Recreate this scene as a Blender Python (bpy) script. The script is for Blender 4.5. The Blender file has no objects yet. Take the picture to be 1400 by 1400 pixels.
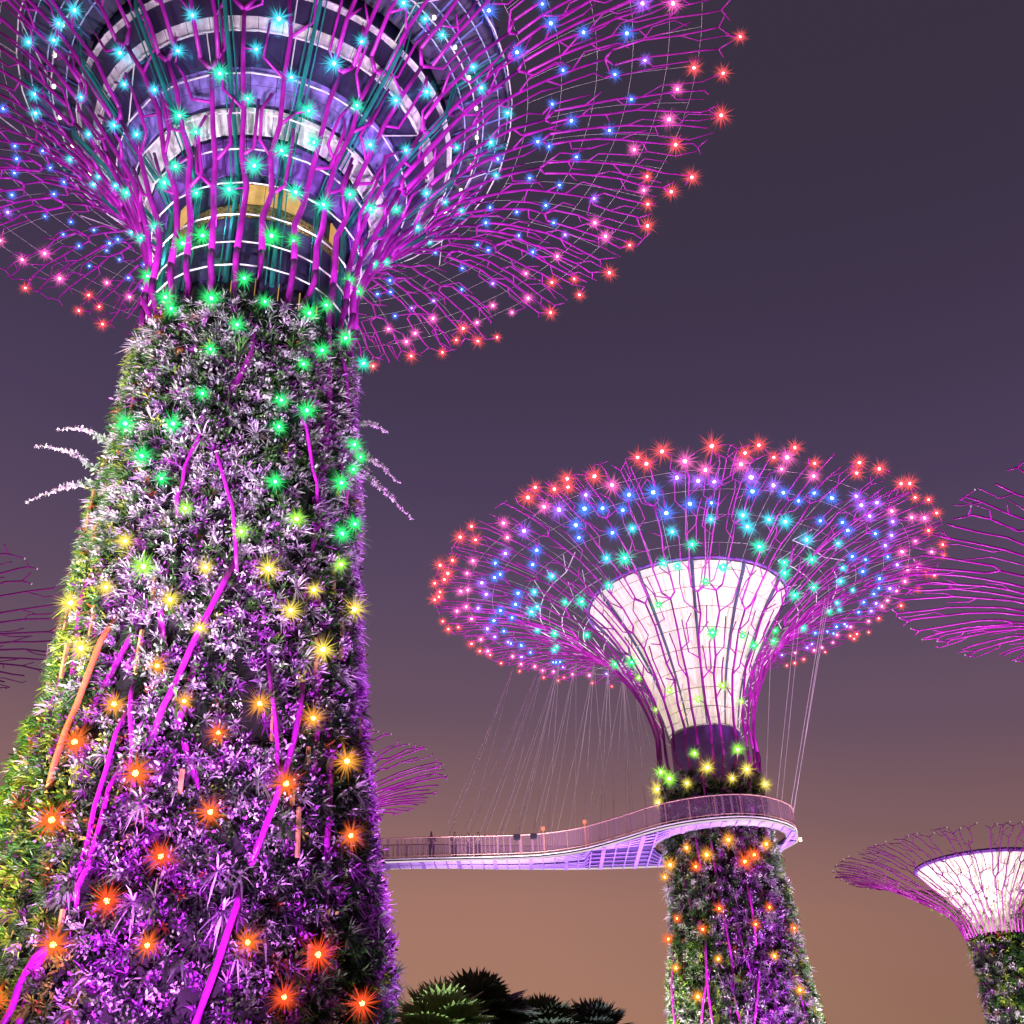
import bpy, math, random
import numpy as np
from mathutils import Vector, Matrix

# ------------------------------------------------------------------ camera, sky, exposure
S = bpy.context.scene
EYE = 1.6
cam_d = bpy.data.cameras.new('camera')
cam = bpy.data.objects.new('camera', cam_d)
S.collection.objects.link(cam)
S.camera = cam
FPX, PITCH, ROLL = 1494.9, .5520, -.0498
cam_d.sensor_width = 36.0
cam_d.lens = FPX / 1400 * 36
cam_d.clip_end = 8000
_sp, _cp, _s, _c = math.sin(PITCH), math.cos(PITCH), math.sin(ROLL), math.cos(ROLL)
_R, _U, _Fw = Vector((1, 0, 0)), Vector((0, -_sp, _cp)), Vector((0, _cp, _sp))
_X, _Y = _R * _c + _U * _s, _U * _c - _R * _s
cam.matrix_world = Matrix(((_X.x, _Y.x, -_Fw.x, 0), (_X.y, _Y.y, -_Fw.y, 0), (_X.z, _Y.z, -_Fw.z, EYE), (0, 0, 0, 1)))
S.render.resolution_x = S.render.resolution_y = 1024
S.view_settings.view_transform = 'Standard'
S.view_settings.look = 'None'
S.view_settings.exposure = 0
S.view_settings.gamma = 1


def lin(r, g, b):
    f = lambda v: (v / 255 / 12.92) if v <= 10 else ((v / 255 + .055) / 1.055) ** 2.4
    return (f(r), f(g), f(b), 1)


W = bpy.data.worlds.new('World')
S.world = W
W.use_nodes = True
nt = W.node_tree
nt.nodes.clear()
wo = nt.nodes.new('ShaderNodeOutputWorld')
bg = nt.nodes.new('ShaderNodeBackground')
tc = nt.nodes.new('ShaderNodeTexCoord')
sx = nt.nodes.new('ShaderNodeSeparateXYZ')
cr = nt.nodes.new('ShaderNodeValToRGB')
nt.links.new(tc.outputs['Generated'], sx.inputs[0])
# city glow: brighter low in front of the camera than to the right
az = nt.nodes.new('ShaderNodeMath'); az.operation = 'MULTIPLY_ADD'
az.inputs[1].default_value = .10
nt.links.new(sx.outputs['X'], az.inputs[0])
nz = nt.nodes.new('ShaderNodeTexNoise')
nz.inputs['Scale'].default_value = 2.2
nz.inputs['Detail'].default_value = 3
nt.links.new(tc.outputs['Generated'], nz.inputs['Vector'])
nm = nt.nodes.new('ShaderNodeMath'); nm.operation = 'MULTIPLY_ADD'
nm.inputs[1].default_value = .05
nt.links.new(nz.outputs['Fac'], nm.inputs[0])
nt.links.new(sx.outputs['Z'], nm.inputs[2])
nt.links.new(nm.outputs[0], az.inputs[2])
nt.links.new(az.outputs[0], cr.inputs[0])
el = cr.color_ramp.elements
stops = [(.0, (158, 114, 96)), (.13, (172, 126, 104)), (.23, (164, 119, 106)), (.30, (136, 101, 103)), (.38, (108, 84, 100)),
         (.47, (92, 74, 98)), (.57, (77, 63, 91)), (.68, (65, 54, 77)), (.83, (59, 50, 67))]
while len(el) < len(stops):
    el.new(.5)
for e, (p, c) in zip(el, stops):
    e.position = p
    e.color = lin(*c)
nt.links.new(cr.outputs[0], bg.inputs['Color'])
bg.inputs['Strength'].default_value = 1.0
# the town's glow is weaker to the right, low over the horizon
mr1 = nt.nodes.new('ShaderNodeMapRange')
mr1.inputs['From Min'].default_value = 0; mr1.inputs['From Max'].default_value = .5
mr1.inputs['To Min'].default_value = 0; mr1.inputs['To Max'].default_value = .38
nt.links.new(sx.outputs['X'], mr1.inputs['Value'])
mr2 = nt.nodes.new('ShaderNodeMapRange')
mr2.inputs['From Min'].default_value = .08; mr2.inputs['From Max'].default_value = .34
mr2.inputs['To Min'].default_value = 1; mr2.inputs['To Max'].default_value = 0
nt.links.new(sx.outputs['Z'], mr2.inputs['Value'])
mm = nt.nodes.new('ShaderNodeMath'); mm.operation = 'MULTIPLY'
nt.links.new(mr1.outputs[0], mm.inputs[0]); nt.links.new(mr2.outputs[0], mm.inputs[1])
ms = nt.nodes.new('ShaderNodeMath'); ms.operation = 'SUBTRACT'
ms.inputs[0].default_value = .97
nt.links.new(mm.outputs[0], ms.inputs[1])
nt.links.new(ms.outputs[0], bg.inputs['Strength'])
nt.links.new(bg.outputs[0], wo.inputs['Surface'])
S.cycles.use_denoising = True
S.cycles.max_bounces = 5
S.cycles.transparent_max_bounces = 24
S.cycles.sample_clamp_indirect = 4


def spot(name, loc, target, color, power, cone, blend=.6, size=.3):
    d = bpy.data.lights.new(name, 'SPOT')
    d.energy = power
    d.color = color
    d.spot_size = math.radians(cone)
    d.spot_blend = blend
    d.shadow_soft_size = size
    o = bpy.data.objects.new(name, d)
    S.collection.objects.link(o)
    o.location = loc
    o.rotation_euler = (Vector(target) - Vector(loc)).to_track_quat('-Z', 'Y').to_euler()
    return o


# tree towers: name -> (x, y) of the axis on the ground
AX = dict(big=(-10.64, 34.96), mid=(12.23, 70.95), left=(-41.56, 54.3), right=(38.61, 56.34), small=(-21.3, 90.0), rfar=(41.36, 104.08))


def frame_of(key):
    x, y = AX[key]
    d = math.hypot(x, y)
    c = (-x / d, -y / d)
    r = (-c[1], c[0])
    return (x, y), c, r


def around(key, phi, rad, z):
    """point near a tower: phi degrees (0 = side facing the camera, + = right), z above the ground"""
    (x, y), c, r = frame_of(key)
    a = math.radians(phi)
    return (x + rad * (math.cos(a) * c[0] + math.sin(a) * r[0]), y + rad * (math.cos(a) * c[1] + math.sin(a) * r[1]), z)


# floodlights on the ground round the towers (they light the steel and the planting from below)
FL = 1.0
spot('flood_big_violet', around('big', -6, 15, .5), around('big', -8, 5, 11), (.76, .18, 1), 62000 * FL, 56, 1)
spot('flood_big_white', around('big', -30, 21, .5), around('big', -12, 4, 24), (1, .80, 1), 92000 * FL, 42, .9)
spot('flood_big_middle', around('big', 12, 19, .5), around('big', 6, 4, 16), (1, .72, 1), 24000 * FL, 30, 1)
spot('flood_big_left', around('big', -72, 17, .5), around('big', -68, 5, 13), (1, 1, .60), 62000 * FL, 60, .9)
spot('flood_big_right', around('big', 112, 15, .5), around('big', 92, 5, 16), (.74, .15, 1), 62000 * FL, 70, .8)
spot('flood_big_crown_front', around('big', 15, 24, .5), around('big', 10, 9, 42), (1, .75, 1), 44000 * FL, 60, .8)
spot('flood_big_crown_right', around('big', 95, 20, .5), around('big', 90, 13, 47), (1, .75, 1), 30000 * FL, 70, .8)
spot('flood_big_crown_left', around('big', -95, 20, .5), around('big', -95, 13, 47), (1, .72, .95), 30000 * FL, 70, .8)
spot('flood_big_crown_back', around('big', 175, 20, .5), around('big', 175, 13, 47), (1, .6, .9), 26000 * FL, 80, .8)
spot('flood_mid_violet', around('mid', 22, 12, .5), around('mid', 20, 3, 11), (.72, .2, 1), 51000 * FL, 44, .9)
spot('flood_mid_green', around('mid', -50, 12, .5), around('mid', -42, 3, 9), (.9, 1, .45), 45000 * FL, 50, .9)
spot('flood_mid_right', around('mid', 88, 11, .5), around('mid', 75, 3, 11), (1, 1, .75), 33000 * FL, 54, .9)
spot('flood_mid_left', around('mid', -110, 11, .5), around('mid', -95, 3, 12), (.85, .5, 1), 24000 * FL, 54, .9)
for k, ph in enumerate((0, 90, 180, 270)):
    spot('flood_mid_crown', around('mid', ph + 20, 15, .5), around('mid', ph + 20, 9, 36), (.95, .60, 1), 32000 * FL, 75, .8)
spot('flood_right', around('right', -60, 13, .5), around('right', -60, 9, 31), (1, .45, .9), 60000 * FL, 90, .8)
spot('flood_left', around('left', 60, 9, .5), around('left', 60, 6, 30), (1, .4, .9), 16000 * FL, 80, .8)
spot('flood_small', around('small', 80, 9, .5), around('small', 80, 6, 31), (1, .4, 1), 70000 * FL, 90, .8)
spot('flood_rfar', around('rfar', -30, 12, .5), around('rfar', -20, 4, 24), (1, .62, 1), 30000 * FL, 70, .8)
spot('flood_rfar_trunk', around('rfar', 10, 9, .5), around('rfar', 5, 2, 11), (1, .95, .85), 42000 * FL, 60, .9)
spot('flood_palm', (-3.7, 22.6, .4), (-2.3, 27.2, 5.0), (.95, 1, .85), 3600 * FL, 60, .8, .15)
spot('palm_fill_violet', (2.2, 28.6, .4), (.2, 33.4, 5.2), (.75, .6, 1), 5000 * FL, 80, .9, .15)  # added fill standing in for violet spill, lifts the dark palms
spot('flood_walkway', (7.0, 64.0, .5), (7.5, 72.5, 19.0), (.55, .16, 1), 11000 * FL, 34, 1)
spot('flood_cables', (-3.0, 56.0, .5), (0.0, 75.0, 31.0), (1, .8, .85), 60000 * FL, 26, .6)

# ------------------------------------------------------------------ helpers
rng = np.random.default_rng(11)
MATS = {}


def mat(name, color, rough=.5, metal=0, var=.25, scale=3.0, emit=None, strength=1, bump=0, spec=.4):
    if name in MATS:
        return MATS[name]
    m = bpy.data.materials.new(name)
    m.use_nodes = True
    t = m.node_tree
    b = t.nodes['Principled BSDF']
    b.inputs['Roughness'].default_value = rough
    b.inputs['Metallic'].default_value = metal
    b.inputs['Specular IOR Level'].default_value = spec
    co = t.nodes.new('ShaderNodeTexCoord')
    n = t.nodes.new('ShaderNodeTexNoise')
    n.inputs['Scale'].default_value = scale
    n.inputs['Detail'].default_value = 5
    t.links.new(co.outputs['Object'], n.inputs['Vector'])
    r = t.nodes.new('ShaderNodeValToRGB')
    r.color_ramp.elements[0].position = .3
    r.color_ramp.elements[1].position = .7
    r.color_ramp.elements[0].color = (*[c * (1 - var) for c in color], 1)
    r.color_ramp.elements[1].color = (*[min(1, c * (1 + var)) for c in color], 1)
    t.links.new(n.outputs['Fac'], r.inputs[0])
    t.links.new(r.outputs[0], b.inputs['Base Color'])
    if bump:
        bp = t.nodes.new('ShaderNodeBump')
        bp.inputs['Strength'].default_value = bump
        bp.inputs['Distance'].default_value = .1
        t.links.new(n.outputs['Fac'], bp.inputs['Height'])
        t.links.new(bp.outputs[0], b.inputs['Normal'])
    if emit:
        b.inputs['Emission Color'].default_value = (*emit, 1)
        b.inputs['Emission Strength'].default_value = strength
    MATS[name] = m
    return m


def emat(name, color, strength, sample=True):
    if name in MATS:
        return MATS[name]
    m = bpy.data.materials.new(name)
    m.use_nodes = True
    t = m.node_tree
    t.nodes.clear()
    o = t.nodes.new('ShaderNodeOutputMaterial')
    e = t.nodes.new('ShaderNodeEmission')
    e.inputs[0].default_value = (*color, 1)
    e.inputs[1].default_value = strength
    t.links.new(e.outputs[0], o.inputs[0])
    if not sample:
        m.cycles.emission_sampling = 'NONE'
    MATS[name] = m
    return m


def leafmat(name, trans=.25):
    """leaf colour comes from the plant species and, on the towers, floodlight tints stored per leaf ('Col')"""
    if name in MATS:
        return MATS[name]
    m = bpy.data.materials.new(name)
    m.use_nodes = True
    t = m.node_tree
    b = t.nodes['Principled BSDF']
    a = t.nodes.new('ShaderNodeAttribute')
    a.attribute_name = 'Col'
    co = t.nodes.new('ShaderNodeTexCoord')
    n = t.nodes.new('ShaderNodeTexNoise')
    n.inputs['Scale'].default_value = 6
    t.links.new(co.outputs['Object'], n.inputs['Vector'])
    h = t.nodes.new('ShaderNodeHueSaturation')
    mp = t.nodes.new('ShaderNodeMapRange')
    mp.inputs['To Min'].default_value = .7
    mp.inputs['To Max'].default_value = 1.3
    t.links.new(n.outputs['Fac'], mp.inputs['Value'])
    t.links.new(mp.outputs[0], h.inputs['Value'])
    t.links.new(a.outputs['Color'], h.inputs['Color'])
    t.links.new(h.outputs[0], b.inputs['Base Color'])
    b.inputs['Roughness'].default_value = .34
    o = t.nodes['Material Output']
    tr = t.nodes.new('ShaderNodeBsdfTranslucent')
    t.links.new(h.outputs[0], tr.inputs[0])
    mx = t.nodes.new('ShaderNodeMixShader')
    mx.inputs[0].default_value = trans
    t.links.new(b.outputs[0], mx.inputs[1])
    t.links.new(tr.outputs[0], mx.inputs[2])
    t.links.new(mx.outputs[0], o.inputs[0])
    MATS[name] = m
    return m


def tag(o, label=None, cat=None, group=None, kind=None):
    if label: o['label'] = label
    if cat: o['category'] = cat
    if group: o['group'] = group
    if kind: o['kind'] = kind
    return o


def link(name, me, parent=None):
    o = bpy.data.objects.new(name, me)
    S.collection.objects.link(o)
    if parent is not None:
        o.parent = parent
    return o


def empty(name, loc, rz=0):
    o = bpy.data.objects.new(name, None)
    S.collection.objects.link(o)
    o.location = loc
    o.rotation_euler = (0, 0, rz)
    return o


class MB:
    """collects tubes, boxes and sheets into one mesh"""
    def __init__(self):
        self.v, self.f, self.mi = [], [], []

    def add(self, V, F, mi=0):
        o = len(self.v)
        self.v.extend([tuple(map(float, p)) for p in V])
        self.f.extend([tuple(i + o for i in f) for f in F])
        self.mi.extend([mi] * len(F))

    def tube(self, pts, r0, r1=None, n=6, mi=0, cap=True):
        P = np.array(pts, float)
        if len(P) < 2: return
        r1 = r0 if r1 is None else r1
        k = len(P)
        T = np.zeros_like(P)
        T[1:-1] = P[2:] - P[:-2]
        T[0] = P[1] - P[0]
        T[-1] = P[-1] - P[-2]
        T /= np.linalg.norm(T, axis=1)[:, None] + 1e-9
        ref = np.array([0, 0, 1.0]) if abs(T[0][2]) < .9 else np.array([1.0, 0, 0])
        V, F = [], []
        a = np.arange(n) * 2 * np.pi / n
        for i in range(k):
            u = np.cross(T[i], ref); u /= np.linalg.norm(u) + 1e-9
            w = np.cross(T[i], u)
            ref = -np.cross(T[i], u) if False else ref
            r = r0 + (r1 - r0) * i / (k - 1)
            V.extend(P[i] + r * (np.cos(a)[:, None] * u + np.sin(a)[:, None] * w))
        for i in range(k - 1):
            for j in range(n):
                j2 = (j + 1) % n
                F.append((i * n + j, i * n + j2, (i + 1) * n + j2, (i + 1) * n + j))
        if cap:
            F.append(tuple(range(n))[::-1])
            F.append(tuple(range((k - 1) * n, k * n)))
        self.add(V, F, mi)

    def box(self, c, sx, sy, sz, rz=0, mi=0):
        ca, sa = math.cos(rz), math.sin(rz)
        V = []
        for z in (-1, 1):
            for y in (-1, 1):
                for x in (-1, 1):
                    X, Y = x * sx / 2, y * sy / 2
                    V.append((c[0] + X * ca - Y * sa, c[1] + X * sa + Y * ca, c[2] + z * sz / 2))
        self.add(V, [(0, 2, 3, 1), (4, 5, 7, 6), (0, 1, 5, 4), (2, 6, 7, 3), (1, 3, 7, 5), (0, 4, 6, 2)], mi)

    def build(self, name, mats, parent=None, smooth=False):
        me = bpy.data.meshes.new(name)
        me.from_pydata(self.v, [], self.f)
        for m in (mats if isinstance(mats, (list, tuple)) else [mats]):
            me.materials.append(m)
        me.polygons.foreach_set('material_index', self.mi)
        if smooth:
            me.polygons.foreach_set('use_smooth', [True] * len(me.polygons))
        me.update()
        return link(name, me, parent)


class Leaves:
    """many leaf blades: base pair, middle pair, tip"""
    def __init__(self):
        self.V, self.C, self.n = [], [], 0

    def blades(self, P, D, N, L, Wd, C, droop):
        """P base, D direction, N up-normal of blade, L length, Wd width, droop vector amount"""
        D = D / (np.linalg.norm(D, axis=1)[:, None] + 1e-9)
        Sd = np.cross(D, N); Sd /= np.linalg.norm(Sd, axis=1)[:, None] + 1e-9
        L, Wd, droop = L[:, None], Wd[:, None], droop[:, None]
        g = np.array([[0, 0, -1.0]])
        m = P + D * L * .5 + g * droop * L * .14
        t = P + D * L + g * droop * L * .55
        V = np.stack([P - Sd * Wd * .28, P + Sd * Wd * .28, m - Sd * Wd * .5, m + Sd * Wd * .5, t], 1)
        self.V.append(V.reshape(-1, 3))
        self.C.append(np.repeat(C, 5, axis=0))
        self.n += len(P)

    def build(self, name, m, parent=None):
        V = np.concatenate(self.V); C = np.concatenate(self.C)
        n = self.n
        me = bpy.data.meshes.new(name)
        me.vertices.add(len(V)); me.vertices.foreach_set('co', V.astype(np.float32).ravel())
        b = np.arange(n)[:, None] * 5
        loops = (b + np.array([[0, 1, 3, 2, 2, 3, 4]])).ravel()
        me.loops.add(len(loops)); me.loops.foreach_set('vertex_index', loops.astype(np.int32))
        st = (np.arange(n)[:, None] * 7 + np.array([[0, 4]])).ravel()
        me.polygons.add(2 * n)
        me.polygons.foreach_set('loop_start', st.astype(np.int32))
        try: me.polygons.foreach_set('loop_total', np.tile([4, 3], n).astype(np.int32))
        except Exception: pass
        at = me.color_attributes.new('Col', 'FLOAT_COLOR', 'POINT')
        at.data.foreach_set('color', np.c_[C, np.ones(len(C))].astype(np.float32).ravel())
        me.materials.append(m)
        me.update(calc_edges=True)
        me.validate()
        return link(name, me, parent)


class Shell:
    """surface of revolution: profile list of (radius, height above ground)"""
    def __init__(self, prof, lift=EYE):
        p = np.array(prof, float); p[:, 1] += lift
        t = np.r_[0, np.cumsum(np.hypot(*np.diff(p, axis=0).T))]
        q = []
        for i in range(len(p) - 1):
            p0, p1, p2, p3 = p[max(i - 1, 0)], p[i], p[i + 1], p[min(i + 2, len(p) - 1)]
            for u in np.linspace(0, 1, 12, endpoint=False):
                q.append(.5 * ((2 * p1) + (p2 - p0) * u + (2 * p0 - 5 * p1 + 4 * p2 - p3) * u * u + (3 * p1 - p0 - 3 * p2 + p3) * u ** 3))
        q.append(p[-1])
        self.q = np.array(q)
        self.s = np.r_[0, np.cumsum(np.hypot(*np.diff(self.q, axis=0).T))]
        self.smax = self.s[-1]

    def rz(self, s, off=0):
        s = np.clip(s, 0, self.smax)
        r, z = np.interp(s, self.s, self.q[:, 0]), np.interp(s, self.s, self.q[:, 1])
        if off:
            e = .2
            dr = np.interp(s + e, self.s, self.q[:, 0]) - np.interp(s - e, self.s, self.q[:, 0])
            dz = np.interp(s + e, self.s, self.q[:, 1]) - np.interp(s - e, self.s, self.q[:, 1])
            l = np.hypot(dr, dz) + 1e-9
            r, z = r + off * dz / l, z - off * dr / l
        return r, z

    def pos(self, phi, s, off=0):
        r, z = self.rz(s, off)
        return np.array([r * math.sin(phi), -r * math.cos(phi), z])

    def s_of_z(self, z): return float(np.interp(z, self.q[:, 1], self.s))
    def s_of_r(self, r, s_from): 
        k = self.s >= s_from
        return float(np.interp(r, self.q[k, 0], self.s[k]))

# lamp places on the two lit towers: angle round the axis (degrees), height (m)
LB="-60.1,43.12 -67.0,43.34 -79.1,44.15 -71.9,43.28 -52.9,41.00 -33.0,40.10 -26.3,41.08 -45.3,39.22 -56.5,40.08 -19.9,39.08 -37.8,37.94 -31.8,37.12 -60.6,38.33 -69.8,39.43 -77.0,41.41 -92.9,43.94 -99.4,44.14 -103.8,45.58 -114.4,45.91 -118.2,46.16 -122.2,46.56 -112.9,44.75 -109.3,43.01 -118.8,45.02 -123.1,44.86 -127.7,47.12 -128.3,45.96 -131.1,47.47 -134.1,46.93 -86.0,40.70 -101.6,40.37 -92.1,38.61 -84.6,37.47 -112.6,41.67 -44.1,36.08 -52.2,35.70 -34.4,34.59 -17.5,34.49 -7.7,39.89 -1.5,40.96 -10.2,38.16 4.5,39.16 17.1,40.13 29.3,39.24 41.3,40.39 23.0,41.25 29.3,43.09 36.2,43.17 42.5,43.25 55.3,43.59 61.9,43.61 73.7,44.46 80.0,43.78 87.2,44.26 93.3,44.46 60.1,45.09 47.6,44.83 12.7,38.19 17.6,37.11 4.9,36.36 -6.3,35.53 40.7,38.37 56.1,39.52 73.1,42.00 48.9,41.56 14.2,34.82 41.3,36.05 29.5,34.87 56.4,36.43 72.4,37.95 80.7,40.09 93.7,41.70 104.3,43.51 106.1,45.09 112.2,45.49 107.7,46.19 97.5,40.04 119.0,43.25 126.5,44.82 120.7,46.06 121.3,46.52 114.6,46.80 5.3,32.35 17.0,32.47 -136.9,46.46 -140.6,46.10 -139.4,47.06 -143.2,47.09 -145.5,46.25 -146.9,46.65 -150.3,46.73 -147.9,47.43 -152.5,47.56 -141.2,47.63 -135.4,47.81 -140.1,47.85 -144.2,48.07 -146.4,47.81 -151.8,47.83 -152.4,48.03 -154.4,47.91 -156.6,48.06 -157.3,47.62 -154.7,47.24 -158.2,47.37 -154.6,46.37 -73.6,32.17 -140.8,43.61 -87.0,35.21 -64.5,34.29 -145.1,45.72 -41.3,32.25 -41.5,29.08 -36.8,28.31 -18.1,28.46 -5.1,29.55 4.8,28.48 35.3,29.62 25.6,28.67 -5.6,27.16 -15.3,25.94 33.2,27.17 48.4,28.69 24.0,26.05 58.1,32.66 74.4,33.18 -29.7,32.34 72.1,28.98 144.4,45.56 150.5,46.33 84.7,35.69 107.0,38.25 147.4,46.38 150.6,47.40 153.3,47.62 58.7,46.08 63.6,46.65 66.8,47.31 69.6,46.17 73.9,47.15 72.4,47.50 76.7,45.92 82.2,46.45 85.6,47.24 79.4,47.42 85.9,45.69 87.9,46.06 91.5,46.82 96.8,45.89 98.9,46.77 101.1,47.49 104.8,46.78 108.9,47.22 106.1,47.66 108.0,47.83 110.8,47.51 117.5,47.37 116.0,47.64 122.7,47.58 121.4,47.84 118.5,47.94 126.9,47.85 131.3,47.91 120.6,48.07 126.5,48.07 114.2,48.07 107.9,48.02 103.4,48.02 99.5,47.93 97.1,47.84 94.4,47.80 96.3,48.01 93.1,48.07 89.5,47.60 87.9,47.89 83.4,47.77 82.5,48.07 78.1,47.77 74.8,47.86 76.0,48.02 70.9,48.07 64.0,47.70 129.4,46.57 134.6,47.26 128.9,47.45 132.8,47.73 137.7,47.86 140.0,48.04 136.8,48.07 140.6,47.87 143.1,47.97 146.6,48.05 144.1,47.61 146.4,47.29 141.3,47.27 149.0,47.75 151.4,47.85 151.9,48.02 158.9,48.07 62.6,47.49 54.2,46.04 -48.5,23.22 -25.0,22.54 -15.6,23.81 14.9,23.95 26.1,23.91 14.5,22.72 -35.6,21.38 -25.6,20.25 -15.4,18.97 14.5,20.39 23.5,19.16 44.4,21.54 53.9,20.27 45.3,19.45 -35.5,17.99 4.1,18.19 -26.4,16.87 -5.9,16.75 14.2,16.98 44.5,18.18 31.6,16.70 22.7,15.67 53.2,16.82 -15.6,15.59 -5.4,14.61 -39.4,16.38 -44.2,14.37 35.7,14.67 -56.6,16.34 61.5,23.65 55.2,23.85 53.3,22.62 -16.2,13.33 -26.6,12.16 -6.9,12.15 13.9,12.26 31.3,12.18 3.0,11.19 -16.4,9.96 22.0,9.91 44.1,11.13 2.9,8.87 43.7,8.84 -7.2,7.65 -36.6,8.87 -36.0,11.12 -17.5,6.53 -27.4,5.53 -7.3,5.40 13.4,5.51 30.5,5.36 22.0,4.27 43.8,4.30 -38.6,4.36"
LM="-71.2,36.47 -62.9,36.47 -59.7,36.40 -65.8,36.39 -68.9,36.40 -77.6,36.43 -79.2,36.47 -75.1,36.42 -90.6,36.47 -84.9,36.31 -95.2,36.47 -94.4,36.37 -105.0,36.40 -110.2,36.42 -113.7,36.39 -120.1,36.44 -127.7,36.47 -124.0,36.32 -131.8,36.31 -135.8,36.47 -140.4,36.47 -140.3,36.36 -50.2,36.47 -45.4,36.47 -49.3,36.36 -40.0,36.32 -44.1,36.18 -50.4,36.05 -39.1,36.13 -29.7,36.41 -26.5,36.47 -29.1,36.26 -27.0,36.16 -23.7,36.38 -21.0,36.35 -19.8,36.43 -19.0,36.21 -14.7,36.37 -12.4,36.23 -21.7,36.04 -17.6,35.95 -13.1,35.80 -9.9,36.05 -4.1,36.01 -5.2,36.45 -3.9,36.37 -0.5,36.47 3.7,36.34 1.8,36.17 6.6,36.10 4.7,35.67 -2.0,35.52 -1.3,34.98 -13.0,35.30 -19.3,35.34 -27.0,35.82 -29.3,35.53 -43.2,35.75 -49.7,35.56 -56.1,36.06 -57.9,36.26 -64.1,36.25 -60.6,35.91 -63.1,35.96 -67.5,36.08 -73.5,35.99 -72.6,36.20 -73.7,36.26 -82.7,36.10 -82.3,36.22 -89.5,36.21 -82.5,35.75 -90.4,35.94 -86.3,35.53 -96.4,36.11 -98.2,35.89 -103.1,36.28 -102.3,36.11 -106.9,36.02 -108.3,36.01 -111.2,36.36 -117.8,36.24 -119.4,36.17 -127.9,36.27 -63.0,35.10 -67.8,35.43 -49.8,35.03 -75.6,35.42 -72.0,34.86 -77.5,34.99 -58.9,34.16 -51.8,33.74 -26.6,34.68 -20.4,34.47 -33.5,33.73 5.0,34.48 -6.7,33.93 -1.5,33.71 -92.9,34.93 -90.6,34.27 -110.4,35.87 -117.3,35.94 -114.7,35.13 -108.7,34.74 -128.7,35.97 -129.3,35.93 -129.5,35.83 -134.5,36.07 -134.9,36.27 -141.0,36.24 -146.0,36.19 -150.0,36.41 -72.4,32.71 -75.5,30.63 -54.3,29.95 -57.8,28.99 -29.1,27.46 -1.7,26.51 -54.1,26.68 -150.1,36.03 -156.3,36.47 -15.1,32.17 8.7,36.47 15.4,36.39 17.5,36.47 21.6,36.36 24.3,36.37 24.6,36.47 30.8,36.35 39.5,36.45 41.3,36.36 44.7,36.46 52.8,36.43 54.4,36.47 59.9,36.41 63.0,36.47 69.4,36.46 69.4,36.37 66.9,36.30 60.5,36.22 65.0,36.16 75.5,36.36 78.4,36.25 84.2,36.45 89.5,36.47 86.3,36.37 99.1,36.47 96.9,36.38 92.3,36.28 93.0,36.20 105.8,36.41 99.8,36.23 114.2,36.40 121.6,36.34 123.5,36.28 129.8,36.47 134.1,36.44 131.5,36.38 138.1,36.31 143.8,36.46 142.0,36.32 150.0,36.44 153.0,36.47 24.7,36.25 15.4,36.28 8.0,36.23 10.4,36.07 18.8,36.13 20.6,35.91 25.1,36.04 28.8,35.94 32.9,36.23 36.7,36.03 42.4,36.03 34.3,35.84 47.6,36.16 51.6,36.10 54.3,36.20 57.6,36.04 66.4,35.92 71.2,36.07 74.8,35.95 81.8,36.12 81.8,35.94 88.5,36.07 10.5,35.66 10.9,35.24 20.5,35.35 23.4,35.03 29.2,35.30 34.9,35.32 45.6,35.57 52.7,35.73 57.3,35.65 59.6,35.31 46.9,35.02 30.6,34.45 56.2,34.57 44.9,34.10 48.4,33.74 71.0,35.33 77.3,35.55 74.0,35.00 84.0,35.44 94.1,35.84 101.0,35.92 104.5,35.90 82.2,34.81 71.4,33.90 95.1,35.23 64.0,33.16 109.3,35.81 100.6,34.83 106.0,34.67 109.9,35.19 117.0,35.95 111.8,36.09 114.1,36.21 116.8,36.14 110.5,36.20 102.9,36.11 105.0,36.21 127.3,35.90 125.6,36.00 127.2,36.10 127.5,36.17 131.2,35.88 132.6,36.09 133.3,36.18 133.0,36.35 141.3,36.10 131.5,35.52 107.0,33.40 148.5,36.18 151.9,36.09 67.2,31.28 71.4,30.78 51.1,29.99 47.3,26.48 24.3,27.31 144.0,36.16 144.4,36.31 155.3,36.47 17.9,33.55 10.5,32.97 38.4,30.35 15.1,30.38 -13.3,22.96 33.3,23.07 -62.2,22.54 -46.7,21.81 -24.6,21.13 -2.1,21.91 21.0,21.12 39.5,21.80 66.7,21.14 -79.1,20.87 -81.5,21.78 -32.8,17.18 -24.8,15.93 -57.4,16.52 -71.6,16.01 -13.5,16.53 7.9,17.29 29.9,16.36 19.7,15.94 46.6,17.11 -8.0,13.30 -23.4,12.27 -49.1,13.21 -64.8,12.25 -52.7,10.47 -13.2,10.52 18.8,12.27 33.8,13.26 56.9,12.20 -31.5,8.68 44.6,8.72 28.7,10.51"

# ------------------------------------------------------------------ materials
M_BR = mat('magenta_painted_steel', (.40, .016, .40), .34, 0, .35, 1.4)
M_BRD = mat('plum_painted_steel', (.30, .02, .28), .5, 0, .18, 2.5)
M_WH = mat('white_painted_steel', (.8, .8, .82), .4, 0, .06, 4)
M_SOIL = mat('planting_felt', (.010, .011, .010), .95, 0, .5, 1.5, bump=.6)
M_NAVY = mat('dark_navy_panel', (.055, .045, .13), .3, .2, .35, .8)
M_VIO = mat('violet_glass_panel', (.20, .07, .42), .25, .1, .5, 1.2)
M_LIL = mat('lilac_panel', (.24, .17, .55), .35, 0, .6, 1.8)
M_WPAN = mat('white_soffit_panel', (.80, .74, .84), .4, 0, .34, 2.6)  # noise tone puts branch shadows and reflections into the white panels
M_TEAL = mat('teal_lit_fin', (.02, .24, .22), .4, 0, .25, 1.5)  # teal lamp light put into the fin colour
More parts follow.
